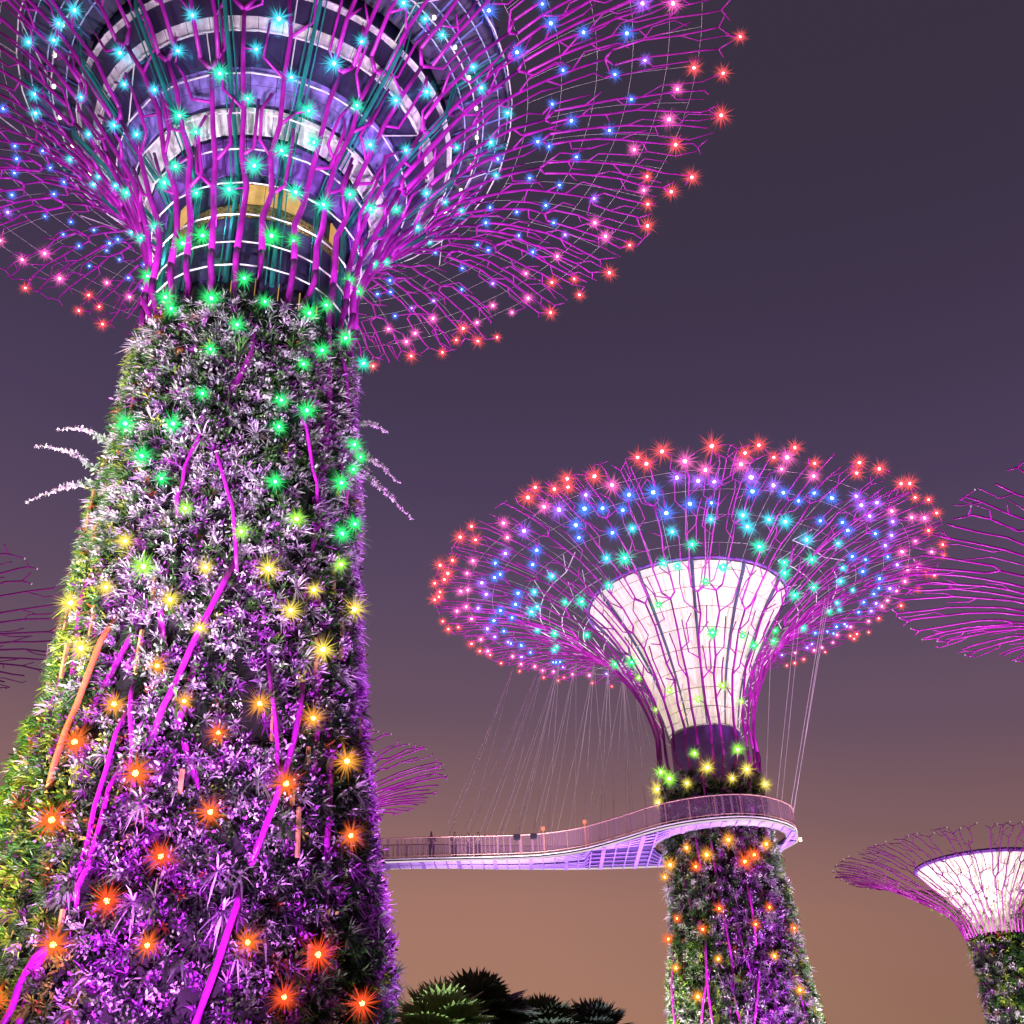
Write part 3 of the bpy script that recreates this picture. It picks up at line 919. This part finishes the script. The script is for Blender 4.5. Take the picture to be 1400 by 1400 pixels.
lathe(big, 'roof', M_NAVY, [(8.5, 45.0), (8.5, 48.6), (0.05, 49.4)])
for k in range(14):
    a = 2 * math.pi * (k + .35) / 14
    b = MB()
    pr = [(3.95, 30.2), (3.98, 35.6), (4.7, 37.0), (8.75, 41.8), (9.2, 43.7), (11.55, 44.9)]
    b.tube([(r * math.sin(a), -r * math.cos(a), z + EYE) for r, z in pr], .10, .08, 4)
    for sd in (-1, 1):
        b.tube([((r + .05) * math.sin(a + sd * .24 / r), -(r + .05) * math.cos(a + sd * .24 / r), z + EYE) for r, z in pr], .03, n=4)
    b.build('fin', M_TEAL, big)
for k in range(40):
    a = 2 * math.pi * (k + .5) / 40
    b = MB()
    b.tube([(r * math.sin(a), -r * math.cos(a), z + EYE) for r, z in ((8.7, 43.45), (11.35, 44.78), (11.5, 46.7))], .06, n=4)
    b.build('deck_beam', mat('blue_steel_beam', (.16, .18, .50), .4, 0, .3, 2), big)
for r, z in ((9.3, 43.75), (10.2, 44.2), (11.0, 44.6), (11.46, 45.4), (11.46, 46.0)):
    b = MB()
    b.tube([(r * math.sin(i * math.pi / 40), -r * math.cos(i * math.pi / 40), z + EYE) for i in range(81)], .035, n=5, cap=False)
    b.build('deck_ring', mat('pale_blue_pipe', (.4, .5, .75), .4), big)
for k in range(36):
    a = 2 * math.pi * k / 36
    b = MB()
    p = (9.9 * math.sin(a), -9.9 * math.cos(a), 44.05 + EYE)
    b.tube([p, (p[0], p[1], p[2] - .12)], .09, n=8)
    b.build('downlight', emat('warm_downlight', (1, .85, .7), 3.0), big)
for (ph, z, L, rise, sd) in ((-1.50, 24.5, 1.8, .1, -1), (-1.56, 23.3, 2.4, .75, -1), (-1.50, 22.7, 2.1, -1.3, -1), (1.40, 26.5, 1.2, -.5, 1), (1.52, 25.5, 1.7, -1.4, 1), (1.48, 24.4, 2.1, -2.1, 1), (1.56, 25.0, .9, -1.0, 1)):
    flower_spray(big, ph, z, BIG, L, rise, sd)
# uplights standing in the ring between neck and ribs
(bx, by), bc, brr = frame_of('big')
for k in range(8):
    ph = 22.5 + 45 * k
    spot('bowl_uplight', around('big', ph, 4.15, 34.2), around('big', ph, 7.6, 42.5), (.88, .74, 1), 330, 130, .8, .12)

# ------------------------------------------------------------------ the second tower, with the walkway
MID = Shell([(5.1, -1.6), (4.6, 7.5), (4.2, 11.5), (3.75, 15.8), (3.6, 18), (3.5, 21), (3.4, 22.8), (3.25, 25), (3.9, 27.8), (5.3, 30.3), (7.3, 32.6), (10.3, 34.6), (14, 35.9), (18.13, 36.47)])
mid = tower('tree_tower', 'mid', 'steel tree tower with glowing cream funnel and colourful lamps, ringed by the walkway')
zs = np.linspace(-1.6, 21.2, 20)
lathe(mid, 'trunk', M_SOIL, [(np.interp(z + EYE, MID.q[:, 1], MID.q[:, 0]) - .5, z) for z in zs] + [(2.2, 21.3)])
planting(mid, MID, .5, 22.2, 17, .75, weights_mid, 33, topjag=1.2).build('planting', M_LEAF, mid)
nodes = []
sM0 = MID.s_of_z(23.5 + EYE)
crown(mid, MID, sM0, MID.smax, 25, .10, .034, 1.5, M_BR, .95, .3, phase=.1, lampnodes=nodes, zig=.3)
NP = np.array([n[0] for n in nodes])
lamps = []
for ph, z in parse(LM):
    a = math.radians(ph)
    s = MID.s_of_z(z + EYE)
    r_, _ = MID.rz(s)
    near = .5 + .5 * math.cos(a)
    if z < 23.5:
        t = z + rng.uniform(-.6, .6)
        col = 'lime' if t > 21.8 else 'yellow' if t > 19 else 'amber' if t > 16.3 else 'orange' if t > 11 else 'amber'
        lamps.append((MID.pos(a, s, .15), col, .76 if z > 15 else .60))
        continue
    q = r_ + rng.uniform(-.5, .5)
    col = 'lime' if z < 29.5 else 'green' if q < 7.5 else 'teal' if q < 10.6 else 'cyan' if q < 12.0 else 'blue' if q < 14.6 else 'violet' if q < 15.6 else 'pink' if q < 17.0 else 'red'
    sz = {'lime': .58, 'green': .82, 'teal': .88, 'cyan': .9, 'blue': .95, 'violet': .98, 'pink': .9, 'red': .92}[col] * (.45 + .55 * near)
    p = MID.pos(a, s, .10)
    rodstub(nodes, p, .04)
    lamps.append((p, col, sz))
flush_branches()
for rod in [[(-23.5, 18.2), (-21.3, 15.7)], [(19.6, 14.8), (17.8, 11.2)], [(17.6, 10.3), (6, 7)], [(-23.9, 11.9), (-24.1, 7)], [(-21.7, 10.2), (-34, 7)], [(20.8, 17.8), (21.5, 15.8)], [(-62.8, 12), (-63.7, 7)]]:
    b = MB()
    (p0, z0), (p1, z1) = rod
    b.tube([MID.pos(math.radians(p0 + (p1 - p0) * u), MID.s_of_z(z0 + (z1 - z0) * u + EYE), o_) for u, o_ in ((0, -.25), (.2, -.05), (.5, .02), (.8, -.08), (1, -.25))], .06, n=7)
    b.build('diagonal_rod', M_BR, mid, True)
leds(mid, lamps)
net(mid, MID, [MID.s_of_r(r, sM0) for r in (8, 10, 12, 14, 15.8)], 48, 0, r=.008)
for k, z in enumerate((25.4, 26.6, 27.9, 29.2, 30.5, 31.8, 33.0, 34.0, 34.8)):
    b = MB()
    s = MID.s_of_z(z + EYE)
    m_ = 24 if k < 4 else 36
    for i in range(m_):
        if k > 1 and abs(((i + .5) / m_ * 360 + 180) % 360 - 180) < 42: continue
        p, q = MID.pos(2 * math.pi * (i + .4) / m_, s, -.3), MID.pos(2 * math.pi * (i + 1.4) / m_, s + rng.choice([0, 0, .9]), -.3)
        b.tube([p, q], .032, n=5)
        if rng.random() < .5:
            b.tube([p, MID.pos(2 * math.pi * (i + .9) / m_, s + 1.1, -.5)], .028, n=5)
    b.build('hoop', M_WH, mid)
lathe(mid, 'core_wall', mat('lilac_neck_cladding', (.22, .08, .42), .45, 0, .25, 1.5), [(2.35, 20.5), (2.35, 25.1)])
b = MB()
b.tube([(2.42 * math.sin(i * math.pi / 24), -2.42 * math.cos(i * math.pi / 24), 25.2 + EYE) for i in range(49)], .05, n=6, cap=False)
b.build('ring_rail', M_WH, mid)
for i in range(9):
    f = [(2.3, 25.2), (2.55, 26.4), (2.9, 27.6), (3.35, 28.8), (3.9, 30.0), (4.55, 31.2), (5.25, 32.4), (6.0, 33.5), (6.75, 34.45), (7.0, 34.95)]
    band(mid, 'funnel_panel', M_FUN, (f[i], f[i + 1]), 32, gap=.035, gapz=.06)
lathe(mid, 'funnel_frame', mat('funnel_backing', (.35, .28, .3), .6), [(r - .12, z) for r, z in f])
b = MB()
b.tube([(7.15 * math.sin(i * math.pi / 32), -7.15 * math.cos(i * math.pi / 32), 35.05 + EYE) for i in range(65)], .09, n=6, cap=False)
b.build('rim_ring', mat('violet_rim', (.3, .12, .6), .4), mid)
for k in range(12):
    a = 2 * math.pi * (k + .2) / 12
    b = MB()
    b.tube([((r + .12) * math.sin(a), -(r + .12) * math.cos(a), z + EYE) for r, z in f], .05, .13, 4)
    b.build('fin', mat('slate_fin', (.14, .17, .30), .4, .2, .2), mid)

for k in range(6):
    ph = 30 + 60 * k
    spot('funnel_uplight', around('mid', ph, 2.75, 25.3 + EYE), around('mid', ph, 5.3, 31.5 + EYE), (1, .72, .38), 60, 120, .9, .1)

# ------------------------------------------------------------------ unlit towers around
TIPS.clear()


def plain_tower(key, label, prof, z_plant, N, r0, r1, gap, m, zneck, seed, dens=2.5, funnel=None, twig=.5):
    sh = Shell(prof)
    t = tower('tree_tower', key, label)
    zs = np.linspace(-1.6, z_plant, 14)
    lathe(t, 'trunk', M_SOIL, [(np.interp(z + EYE, sh.q[:, 1], sh.q[:, 0]) - .35, z) for z in zs] + [(.4, z_plant + .1)], 32)
    planting(t, sh, .5, z_plant, dens, 1.0, weights_far, seed, topjag=3.0 if funnel else 1.0).build('planting', M_LEAF, t)
    if funnel: planting(t, sh, z_plant - 1.5, z_plant + 3.4, 5, .8, weights_far, seed + 1).build('creeper', M_LEAF, t)
    crown(t, sh, sh.s_of_z(zneck + EYE), sh.smax, N, r0, r1, gap, m, twig)
    flush_branches()
    if funnel:
        for i in range(len(funnel) - 1):
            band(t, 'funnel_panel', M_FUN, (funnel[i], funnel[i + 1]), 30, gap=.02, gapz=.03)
        lathe(t, 'funnel_frame', mat('funnel_backing', (.35, .28, .3), .6), [(r - .12, z) for r, z in funnel])
        b = MB()
        rr, zz = funnel[-1]
        b.tube([((rr + .1) * math.sin(i * math.pi / 32), -(rr + .1) * math.cos(i * math.pi / 32), zz + .15 + EYE) for i in range(65)], .2, n=6, cap=False)
        b.build('rim_ring', mat('violet_rim', (.3, .12, .6), .4), t)
    # tiny lamps at the branch tips
    tm = MB()
    tm.tube([(0, 0, -.04), (0, 0, .04)], .035, n=6)
    first = tm.build('tip_lamp', emat('pale_tip_lamp', (1, .85, .9), .7), t)
    for k, p in enumerate(TIPS[:80]):
        o = first if k == 0 else link('tip_lamp', first.data, t)
        o.location = p
    TIPS.clear()
    return t, sh


def pscale(R, H, rt=3.0, zn=.62, rn=2.4):
    return [(rt + .8, -1.6), (rt, H * .3), (rn, H * zn), (rn + 1.0, H * .76), (rn + (R - rn) * .22, H * .865), (rn + (R - rn) * .5, H * .95), (rn + (R - rn) * .78, H * .988), (R, H)]


plain_tower('right', 'magenta steel twig crown at the right edge of the photo, without coloured lamps', pscale(16.2, 30), 19, 34, .10, .052, 1.6, M_BR, 20, 51, 2)
plain_tower('left', 'dark steel tree tower at the left edge, its twig crown seen against the purple sky', pscale(15.45, 30), 19, 28, .10, .045, 1.9, M_BRD, 20, 52, 2)
plain_tower('small', 'small purple-lit twig crown peeping out behind the huge trunk', pscale(14.7, 30), 19, 32, .095, .055, 1.7, M_BR, 20, 53, 2)
plain_tower('rfar', 'far steel tree tower with white funnel and dark twig crown, low at the right edge',
            [(3.4, -1.6), (2.95, 8), (2.6, 13), (2.6, 16), (2.95, 18.3), (4.0, 19.6), (5.3, 20.5), (8, 22.2), (10.5, 23.4), (13, 24)], 17.2, 40, .07, .04, 1.1, M_BRD, 17, 54, 7,
            [(1.2, 16.6), (1.7, 18.2), (2.6, 19.6), (3.7, 21.0), (4.8, 22.3), (5.5, 23.2)], .7)

# ------------------------------------------------------------------ walkway hung from the second tower
WZ = 18.0 + EYE
nearP = np.array([(-36, 74), (-20, 71.5), (-9.1, 71.5), (-1.1, 72.2), (1.5, 72), (3.6, 71.1), (5.8, 69.2), (7.9, 67.1), (10, 65.9), (12.2, 65.55), (14, 66.0), (15.6, 67.3), (16.7, 69), (17.25, 71.4)])
farP = np.array([(-36, 76), (-20, 73.6), (-9.1, 73.1), (-1.1, 74.8), (3.7, 75.8), (8.7, 76.2), (12.2, 76.3), (14.5, 75.7), (16.3, 74.0), (17.25, 71.5)])


def smooth_curve(P, n):
    q = []
    for i in range(len(P) - 1):
        p0, p1, p2, p3 = P[max(i - 1, 0)], P[i], P[i + 1], P[min(i + 2, len(P) - 1)]
        for u in np.linspace(0, 1, n, endpoint=False):
            q.append(.5 * ((2 * p1) + (p2 - p0) * u + (2 * p0 - 5 * p1 + 4 * p2 - p3) * u * u + (3 * p1 - p0 - 3 * p2 + p3) * u ** 3))
    q.append(P[-1])
    return np.array(q)


nearC, farC = smooth_curve(nearP, 14), smooth_curve(farP, 14)
HC, HR = np.array([12.23, 70.95]), 4.2
walk = empty('walkway', (0, 0, 0))
tag(walk, 'curving purple-lit suspended walkway hung on thin cables around the second trunk', 'walkway')
xs = np.concatenate([np.linspace(-36, -2, 40), np.linspace(-1.8, 17.22, 120)])


def spans(x):
    a, b_ = np.interp(x, nearC[:, 0], nearC[:, 1]), np.interp(x, farC[:, 0], farC[:, 1])
    d = HR * HR - (x - HC[0]) ** 2
    if d <= 0:
        m = (a + b_) / 2 if x < 12 else (a + b_) / 2
        m = HC[1] if a < HC[1] < b_ else m
        return (a, m), (m, b_)
    h = math.sqrt(d)
    return (a, HC[1] - h), (HC[1] + h, b_)


b = MB()
for x0, x1 in zip(xs[:-1], xs[1:]):
    for (a0, b0), (a1, b1) in zip(spans(x0), spans(x1)):
        z0, z1 = WZ + .12, WZ + .30
        V = [(x0, a0, z0), (x1, a1, z0), (x1, b1, z0), (x0, b0, z0), (x0, a0, z1), (x1, a1, z1), (x1, b1, z1), (x0, b0, z1)]
        b.add(V, [(3, 2, 1, 0), (4, 5, 6, 7), (0, 1, 5, 4), (2, 3, 7, 6)])
b.build('deck', mat('violet_deck_plate', (.03, .015, .10), .5, 0, .3, 1), walk)
b = MB()
for x in np.arange(-35, 17, .78):
    wide = .08 if round(x / .78) % 3 else .26
    for (a, c_) in spans(x):
        if c_ - a > .3:
            b.box((x, (a + c_) / 2, WZ + .04), wide, c_ - a - .1, .15)
for f_ in (.2, .4, .6, .8):
    for x0, x1 in zip(xs[:-1:2], xs[2::2]):
        y0 = [s_[0] + (s_[1] - s_[0]) * f_ for s_ in spans(x0)]
        y1 = [s_[0] + (s_[1] - s_[0]) * f_ for s_ in spans(x1)]
        for p, q in zip(y0, y1):
            b.tube([(x0, p, WZ + .05), (x1, q, WZ + .05)], .05, n=4)
b.build('underframe', mat('lavender_steel_slats', (.30, .20, .52), .45, 0, .1, 2), walk)
M_STRIP = emat('pale_edge_light', (1, .78, .88), .8, False)
hole = [(HC[0] + HR * math.cos(t), HC[1] + HR * math.sin(t)) for t in np.linspace(math.pi, 2 * math.pi, 30)]
for C_ in (nearC, farC):
    b = MB()
    b.tube([(x, y, WZ + .06) for x, y in C_], .055, n=6)
    b.build('edge_light', M_STRIP, walk)
    b = MB()
    b.tube([(x, y, WZ + .24) for x, y in C_], .05, n=6)
    b.build('kerb_rail', M_WH, walk)
b = MB()
b.tube([(x, y, WZ + .06) for x, y in hole], .05, n=6)
b.build('edge_light', emat('lilac_edge_light', (.9, .6, 1), .7, False), walk)
M_RAIL = mat('rose_steel_rail', (.62, .36, .34), .45, .2, .15, 2)
M_MESH = bpy.data.materials.new('fine_wire_mesh')
M_MESH.use_nodes = True
t_ = M_MESH.node_tree
bs = t_.nodes['Principled BSDF']
bs.inputs['Base Color'].default_value = (.42, .22, .42, 1)
tr_ = t_.nodes.new('ShaderNodeBsdfTransparent')
mx_ = t_.nodes.new('ShaderNodeMixShader')
br_ = t_.nodes.new('ShaderNodeTexBrick')
tcx = t_.nodes.new('ShaderNodeTexCoord')
t_.links.new(tcx.outputs['Object'], br_.inputs['Vector'])
br_.inputs['Scale'].default_value = 9
br_.inputs['Color1'].default_value = (.12, .12, .12, 1)
br_.inputs['Color2'].default_value = (.16, .16, .16, 1)
br_.inputs['Mortar'].default_value = (.7, .7, .7, 1)
br_.inputs['Mortar Size'].default_value = .03
t_.links.new(br_.outputs['Color'], mx_.inputs[0])
t_.links.new(tr_.outputs[0], mx_.inputs[1])
t_.links.new(bs.outputs[0], mx_.inputs[2])
t_.links.new(mx_.outputs[0], t_.nodes['Material Output'].inputs[0])
RH = 1.28
for C_ in (nearC, farC):
    s = np.r_[0, np.cumsum(np.hypot(*np.diff(C_, axis=0).T))]
    k = int(s[-1] / 1.55)
    px = [(np.interp(u, s, C_[:, 0]), np.interp(u, s, C_[:, 1])) for u in np.linspace(0, s[-1], k + 1)]
    for x, y in px:
        b = MB()
        b.tube([(x, y, WZ + .3), (x, y, WZ + .3 + RH)], .035, n=5)
        b.build('railing_post', M_RAIL, walk)
    b = MB()
    b.tube([(x, y, WZ + .3 + RH) for x, y in C_], .04, n=6)
    b.tube([(x, y, WZ + .42) for x, y in C_], .03, n=6)
    b.build('handrail', M_RAIL, walk)
    b = MB()
    for (x0, y0), (x1, y1) in zip(C_[:-1], C_[1:]):
        b.add([(x0, y0, WZ + .44), (x1, y1, WZ + .44), (x1, y1, WZ + .24 + RH), (x0, y0, WZ + .24 + RH)], [(0, 1, 2, 3)])
    b.build('mesh_infill', M_MESH, walk)
# boxes and lamp post tops on the railing
for x in (-.75, .35):
    y = np.interp(x, nearC[:, 0], nearC[:, 1])
    b = MB()
    b.box((x, y - .12, WZ + .3 + 1.12), .42, .2, .34)
    b.box((x, y - .24, WZ + .3 + 1.14), .34, .03, .26)
    b.tube([(x, y, WZ + .3 + .9), (x, y - .12, WZ + .3 + 1.0)], .03, n=5)
    b.build('floodlight', mat('black_lamp_housing', (.03, .03, .05), .4), walk)
for x in (1.0, 3.7):
    y = np.interp(x, nearC[:, 0], nearC[:, 1])
    b = MB()
    b.tube([(x, y + .1, WZ + .3), (x, y + .1, WZ + .3 + 1.55)], .05, n=6)
    b.box((x, y + .1, WZ + 1.93), .24, .2, .2)
    b.build('post_lamp', mat('orange_post_lamp', (.55, .16, .10), .5, emit=(1, .25, .12), strength=.5), walk)
b = MB()
b.tube([(17.45, 71.3, WZ + .05), (17.45, 71.3, WZ + .25)], .09, n=8)
b.build('end_lamp', emat('warm_end_lamp', (1, .62, .3), 9), walk)
# suspension cables: fans from the crown of the second tower down to the walkway
def mid_world(phi, r, z):
    p = around('mid', phi, r, z + EYE)
    return np.array(p)


anchors = [(-125, 18, 36.4), (-133, 18, 36.4), (-130, 16, 36.1), (-130, 14, 35.8), (-130, 12, 35.2), (-130, 10, 34.3), (-130, 8.5, 33.3), (-130, 7, 32.2), (-125, 5.5, 30.4)]
cx = np.linspace(-6.0, 8.6, 38)
for i, x in enumerate(cx):
    u = i / (len(cx) - 1)
    k = int(np.clip(u * 9 + rng.uniform(-1.0, 1.0), 0, 8))
    A_ = mid_world(*anchors[k])
    C_ = nearC if i % 3 else farC
    y = np.interp(x, C_[:, 0], C_[:, 1])
    B_ = np.array([x, y, WZ + .3 + (RH if i % 3 else .1)])
    b = MB()
    sag = np.array([0, 0, -.25])
    b.tube([A_, (A_ + B_) / 2 + sag, B_], .017, n=4)
    b.build('suspension_cable', M_CAB, walk)
for x, an in ((15.4, (92, 7.2, 32.4)), (15.8, (96, 7.6, 32.7)), (16.6, (88, 9.6, 34.2)), (17.0, (92, 9.9, 34.3)), (17.15, (97, 9.8, 34.3)), (14.6, (85, 5.2, 30.2))):
    y = np.interp(x, nearC[:, 0], nearC[:, 1])
    b = MB()
    b.tube([mid_world(*an), (x, y, WZ + .3 + RH)], .017, n=4)
    b.build('suspension_cable', M_CAB, walk)
for x in (-33, -31.5, -30):
    b = MB()
    b.tube([around('left', 75, 14.2, 30.6), (x, np.interp(x, nearC[:, 0], nearC[:, 1]), WZ + 1.5)], .02, n=4)
    b.build('suspension_cable', M_CAB, walk)

# ------------------------------------------------------------------ people on the walkway
SKIN = mat('skin', (.42, .25, .18), .5)
HAIR = mat('dark_hair', (.02, .015, .012), .6)


def skinmesh(name, joints, edges, m, parent=None, sub=1):
    """continuous figure: joints with radii joined by bones"""
    me = bpy.data.meshes.new(name)
    me.from_pydata([j[0] for j in joints], edges, [])
    me.materials.append(m)
    o = link(name, me, parent)
    md = o.modifiers.new('skin', 'SKIN')
    for i, j in enumerate(joints):
        me.skin_vertices[0].data[i].radius = (j[1], j[2] if len(j) > 2 else j[1])
        me.skin_vertices[0].data[i].use_root = (i == 0)
    md.use_smooth_shade = True
    s_ = o.modifiers.new('sub', 'SUBSURF')
    s_.levels = s_.render_levels = sub
    return o


def person(x, y, z, rz, label, shirt, trousers, lean=.12, arm=.55, hgt=1.0):
    J = [((0, 0, .95), .14, .11), ((0, -.02 - lean * .3, 1.2), .14, .10), ((0, -.05 - lean * .6, 1.42), .17, .09), ((0, -.07 - lean * .7, 1.52), .055), ((0, -.09 - lean * .75, 1.64), .085, .10), ((0, -.10 - lean * .75, 1.73), .06, .075)]
    E_ = [(0, 1), (1, 2), (2, 3), (3, 4), (4, 5)]
    for sd in (-1, 1):
        k = len(J)
        J += [((sd * .21, -.05 - lean * .6, 1.40), .058), ((sd * .27, -.08 - lean * .5, 1.13), .045), ((sd * .20, -arm, 1.08), .034), ((sd * .17, -arm - .12, 1.09), .036), ((sd * .16, -arm - .19, 1.07), .022)]
        E_ += [(2, k), (k, k + 1), (k + 1, k + 2), (k + 2, k + 3), (k + 3, k + 4)]
        k = len(J)
        J += [((sd * .10, 0, .88), .085), ((sd * .11, -.03, .49), .062), ((sd * .115, .02, .09), .042), ((sd * .12, -.14, .035), .034)]
        E_ += [(0, k), (k, k + 1), (k + 1, k + 2), (k + 2, k + 3)]
    o = skinmesh('person', J, E_, SKIN)
    o.location = (x, y, z)
    o.rotation_euler = (0, 0, rz)
    o.scale = (hgt,) * 3
    tag(o, label, 'person', 'people on the walkway')
    Sh = [((0, 0, .93), .155, .125), ((0, -.02 - lean * .3, 1.2), .155, .115), ((0, -.05 - lean * .6, 1.42), .185, .105)]
    Es = [(0, 1), (1, 2)]
    for sd in (-1, 1):
        k = len(Sh)
        Sh += [((sd * .21, -.05 - lean * .6, 1.405), .075), ((sd * .265, -.08 - lean * .5, 1.16), .062)]
        Es += [(2, k), (k, k + 1)]
    skinmesh('shirt', Sh, Es, mat('shirt_' + shirt[0], shirt[1], .8), o)
    Tr = [((0, 0, .93), .15, .125)]
    Et = []
    for sd in (-1, 1):
        k = len(Tr)
        Tr += [((sd * .10, 0, .84), .10), ((sd * .11, -.03, .49), .078), ((sd * .115, .02, .12), .06)]
        Et += [(0, k), (k, k + 1), (k + 1, k + 2)]
    skinmesh('trousers', Tr, Et, mat('trousers_' + trousers[0], trousers[1], .8), o)
    skinmesh('hair', [((0, -.05 - lean * .75, 1.70), .09, .10), ((0, -.09 - lean * .75, 1.765), .075, .08)], [(0, 1)], HAIR, o)
    b = MB()
    hy = -.09 - lean * .75
    for sd in (-1, 1):
        b.tube([(sd * .035, hy - .088, 1.665), (sd * .035, hy - .104, 1.665)], .012, n=6)
    b.tube([(0, hy - .09, 1.66), (0, hy - .125, 1.63)], .012, .018, n=5)
    b.tube([(-.03, hy - .092, 1.60), (.03, hy - .092, 1.60)], .008, n=5)
    b.build('face', mat('face_shadow', (.16, .07, .05), .6), o)


PZ = WZ + .31
person(-6.35, 72.35, PZ, 0, 'person in a pale shirt leaning on the left railing of the walkway', ('pale', (.55, .5, .42)), ('slate', (.10, .10, .16)), .2, .42)
person(-4.9, 72.6, PZ, .5, 'person in dark clothes standing just right of the pale-shirted one', ('dark', (.08, .06, .09)), ('black', (.03, .03, .04)), .05, .4)
person(-3.9, 72.7, PZ, -.4, 'shorter person in a plum top, second from the right on the walkway', ('plum', (.16, .07, .14)), ('slate', (.10, .10, .16)), .05, .4, .93)
person(-3.35, 73.0, PZ, .2, 'person in a grey top at the right end of the group on the walkway', ('grey', (.25, .22, .26)), ('black', (.03, .03, .04)), .1, .4)

# ------------------------------------------------------------------ palms, tree
def fan_palm(x, y, h, crown_r, nf, label, col, seed, lean=0):
    r = np.random.default_rng(seed)
    t = empty('fan_palm', (x, y, 0))
    tag(t, label, 'palm', 'fan palms in front of the towers')
    b = MB()
    b.tube([(0, 0, 0), (lean * .3, 0, h * .5), (lean, 0, h - .35)], .17, .13, 9)
    for k in range(18):
        z = h * k / 18
        b.tube([(lean * (z / h) ** 1.5, 0, z), (lean * (z / h) ** 1.5, 0, z + .06)], .185, .165, 9)
    b.build('trunk', mat('palm_bark', (.10, .075, .05), .9, 0, .4, 6), t, True)
    st = MB()
    lv = Leaves()
    top = np.array([lean, 0, h - .35])
    for k in range(nf):
        el_ = math.radians(-15 + 100 * ((k + .5) / nf) ** .75)
        a = k * 2.399 + r.uniform(-.3, .3)
        d = np.array([math.cos(el_) * math.cos(a), math.cos(el_) * math.sin(a), math.sin(el_)])
        pl = crown_r * r.uniform(.42, .60)
        hub = top + d * pl + np.array([0, 0, -.12 * pl])
        st.tube([top, top + d * pl * .5 + np.array([0, 0, .05]), hub], .022, .014, 5)
        sdv = np.cross(d, [0, 0, 1]); sdv /= np.linalg.norm(sdv) + 1e-9
        nrm = np.cross(sdv, d)
        d2 = d * .85 + np.array([0, 0, -.35]) * math.cos(el_)
        m = 26
        an = np.linspace(-1.85, 1.85, m)
        D = d2[None] * np.cos(an)[:, None] + sdv[None] * np.sin(an)[:, None] + nrm[None] * .16 * np.abs(np.sin(an * 1.0))[:, None]
        L = crown_r * r.uniform(.46, .56) * (.80 + .28 * np.cos(an)) * r.uniform(.92, 1.06, m)
        C = np.tile(np.array([col]), (m, 1)) * r.uniform(.8, 1.25, (m, 1)) * r.uniform(.7, 1.2)
        Nn = np.tile(nrm[None], (m, 1)) + np.where(np.arange(m) % 2, .3, -.3)[:, None] * sdv
        lv.blades(np.tile(hub[None], (m, 1)), D, Nn, L, np.full(m, crown_r * .085), C, np.full(m, .5) * L)
    st.build('petiole', mat('palm_stalk', (.12, .16, .05), .6), t)
    lv.build('crown', M_LEAF, t)


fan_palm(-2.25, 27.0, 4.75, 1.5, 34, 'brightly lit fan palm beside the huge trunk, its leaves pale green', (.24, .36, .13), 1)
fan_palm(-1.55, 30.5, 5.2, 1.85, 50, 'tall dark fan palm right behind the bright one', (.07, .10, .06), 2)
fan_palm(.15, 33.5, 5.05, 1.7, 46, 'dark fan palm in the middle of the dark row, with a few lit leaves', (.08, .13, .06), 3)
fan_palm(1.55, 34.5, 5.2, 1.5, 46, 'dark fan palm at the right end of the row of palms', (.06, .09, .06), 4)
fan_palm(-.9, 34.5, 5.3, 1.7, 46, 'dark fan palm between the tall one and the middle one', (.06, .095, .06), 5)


def broadleaf(x, y, h, rad, label, seed):
    r = np.random.default_rng(seed)
    t = empty('garden_tree', (x, y, 0))
    tag(t, label, 'tree')
    b = MB()
    b.tube([(0, 0, 0), (.1, .1, h * .3), (0, 0, h * .55)], .35, .2, 9)
    cl = []
    for k in range(60):
        d = r.normal(0, 1, 3); d /= np.linalg.norm(d)
        p = np.array([0, 0, h * .68]) + d * np.array([rad, rad, h * .3]) * r.uniform(.35, 1) ** .5
        cl.append(p)
        if k < 16: b.tube([(0, 0, h * .5), (p * .5 + np.array([0, 0, h * .28])), p], .09, .03, 5)
    b.build('trunk', mat('tree_bark', (.08, .06, .045), .9, 0, .3, 5), t)
    n = 60 * 150
    idx = np.repeat(np.arange(60), 150)
    P = np.array(cl)[idx] + r.normal(0, .5, (n, 3)) * np.array([1.2, 1.2, .8])
    lv = Leaves()
    C = np.tile(np.array([[.03, .08, .03]]), (n, 1)) * r.uniform(.6, 1.6, (n, 1))
    lv.blades(P, r.normal(0, 1, (n, 3)), r.normal(0, 1, (n, 3)), r.uniform(.2, .38, n), r.uniform(.1, .17, n), C, np.full(n, .3))
    lv.build('crown', M_LEAF, t)
    lv = Leaves()
    n = 900
    P = np.array([0.6, -rad * .3, h * .96]) + r.normal(0, .5, (n, 3)) * np.array([1.2, 1, .5])
    C = np.tile(np.array([[.7, .5, .55]]), (n, 1)) * r.uniform(.7, 1.2, (n, 1))
    lv.blades(P, r.normal(0, 1, (n, 3)), r.normal(0, 1, (n, 3)), r.uniform(.12, .22, n), r.uniform(.1, .15, n), C.clip(0, .9), np.zeros(n))
    lv.build('blossom', M_LEAF, t)


broadleaf(-22.3, 45.5, 15.6, 3.6, 'dark leafy tree with pale blossom at the left edge, behind the huge trunk', 8)
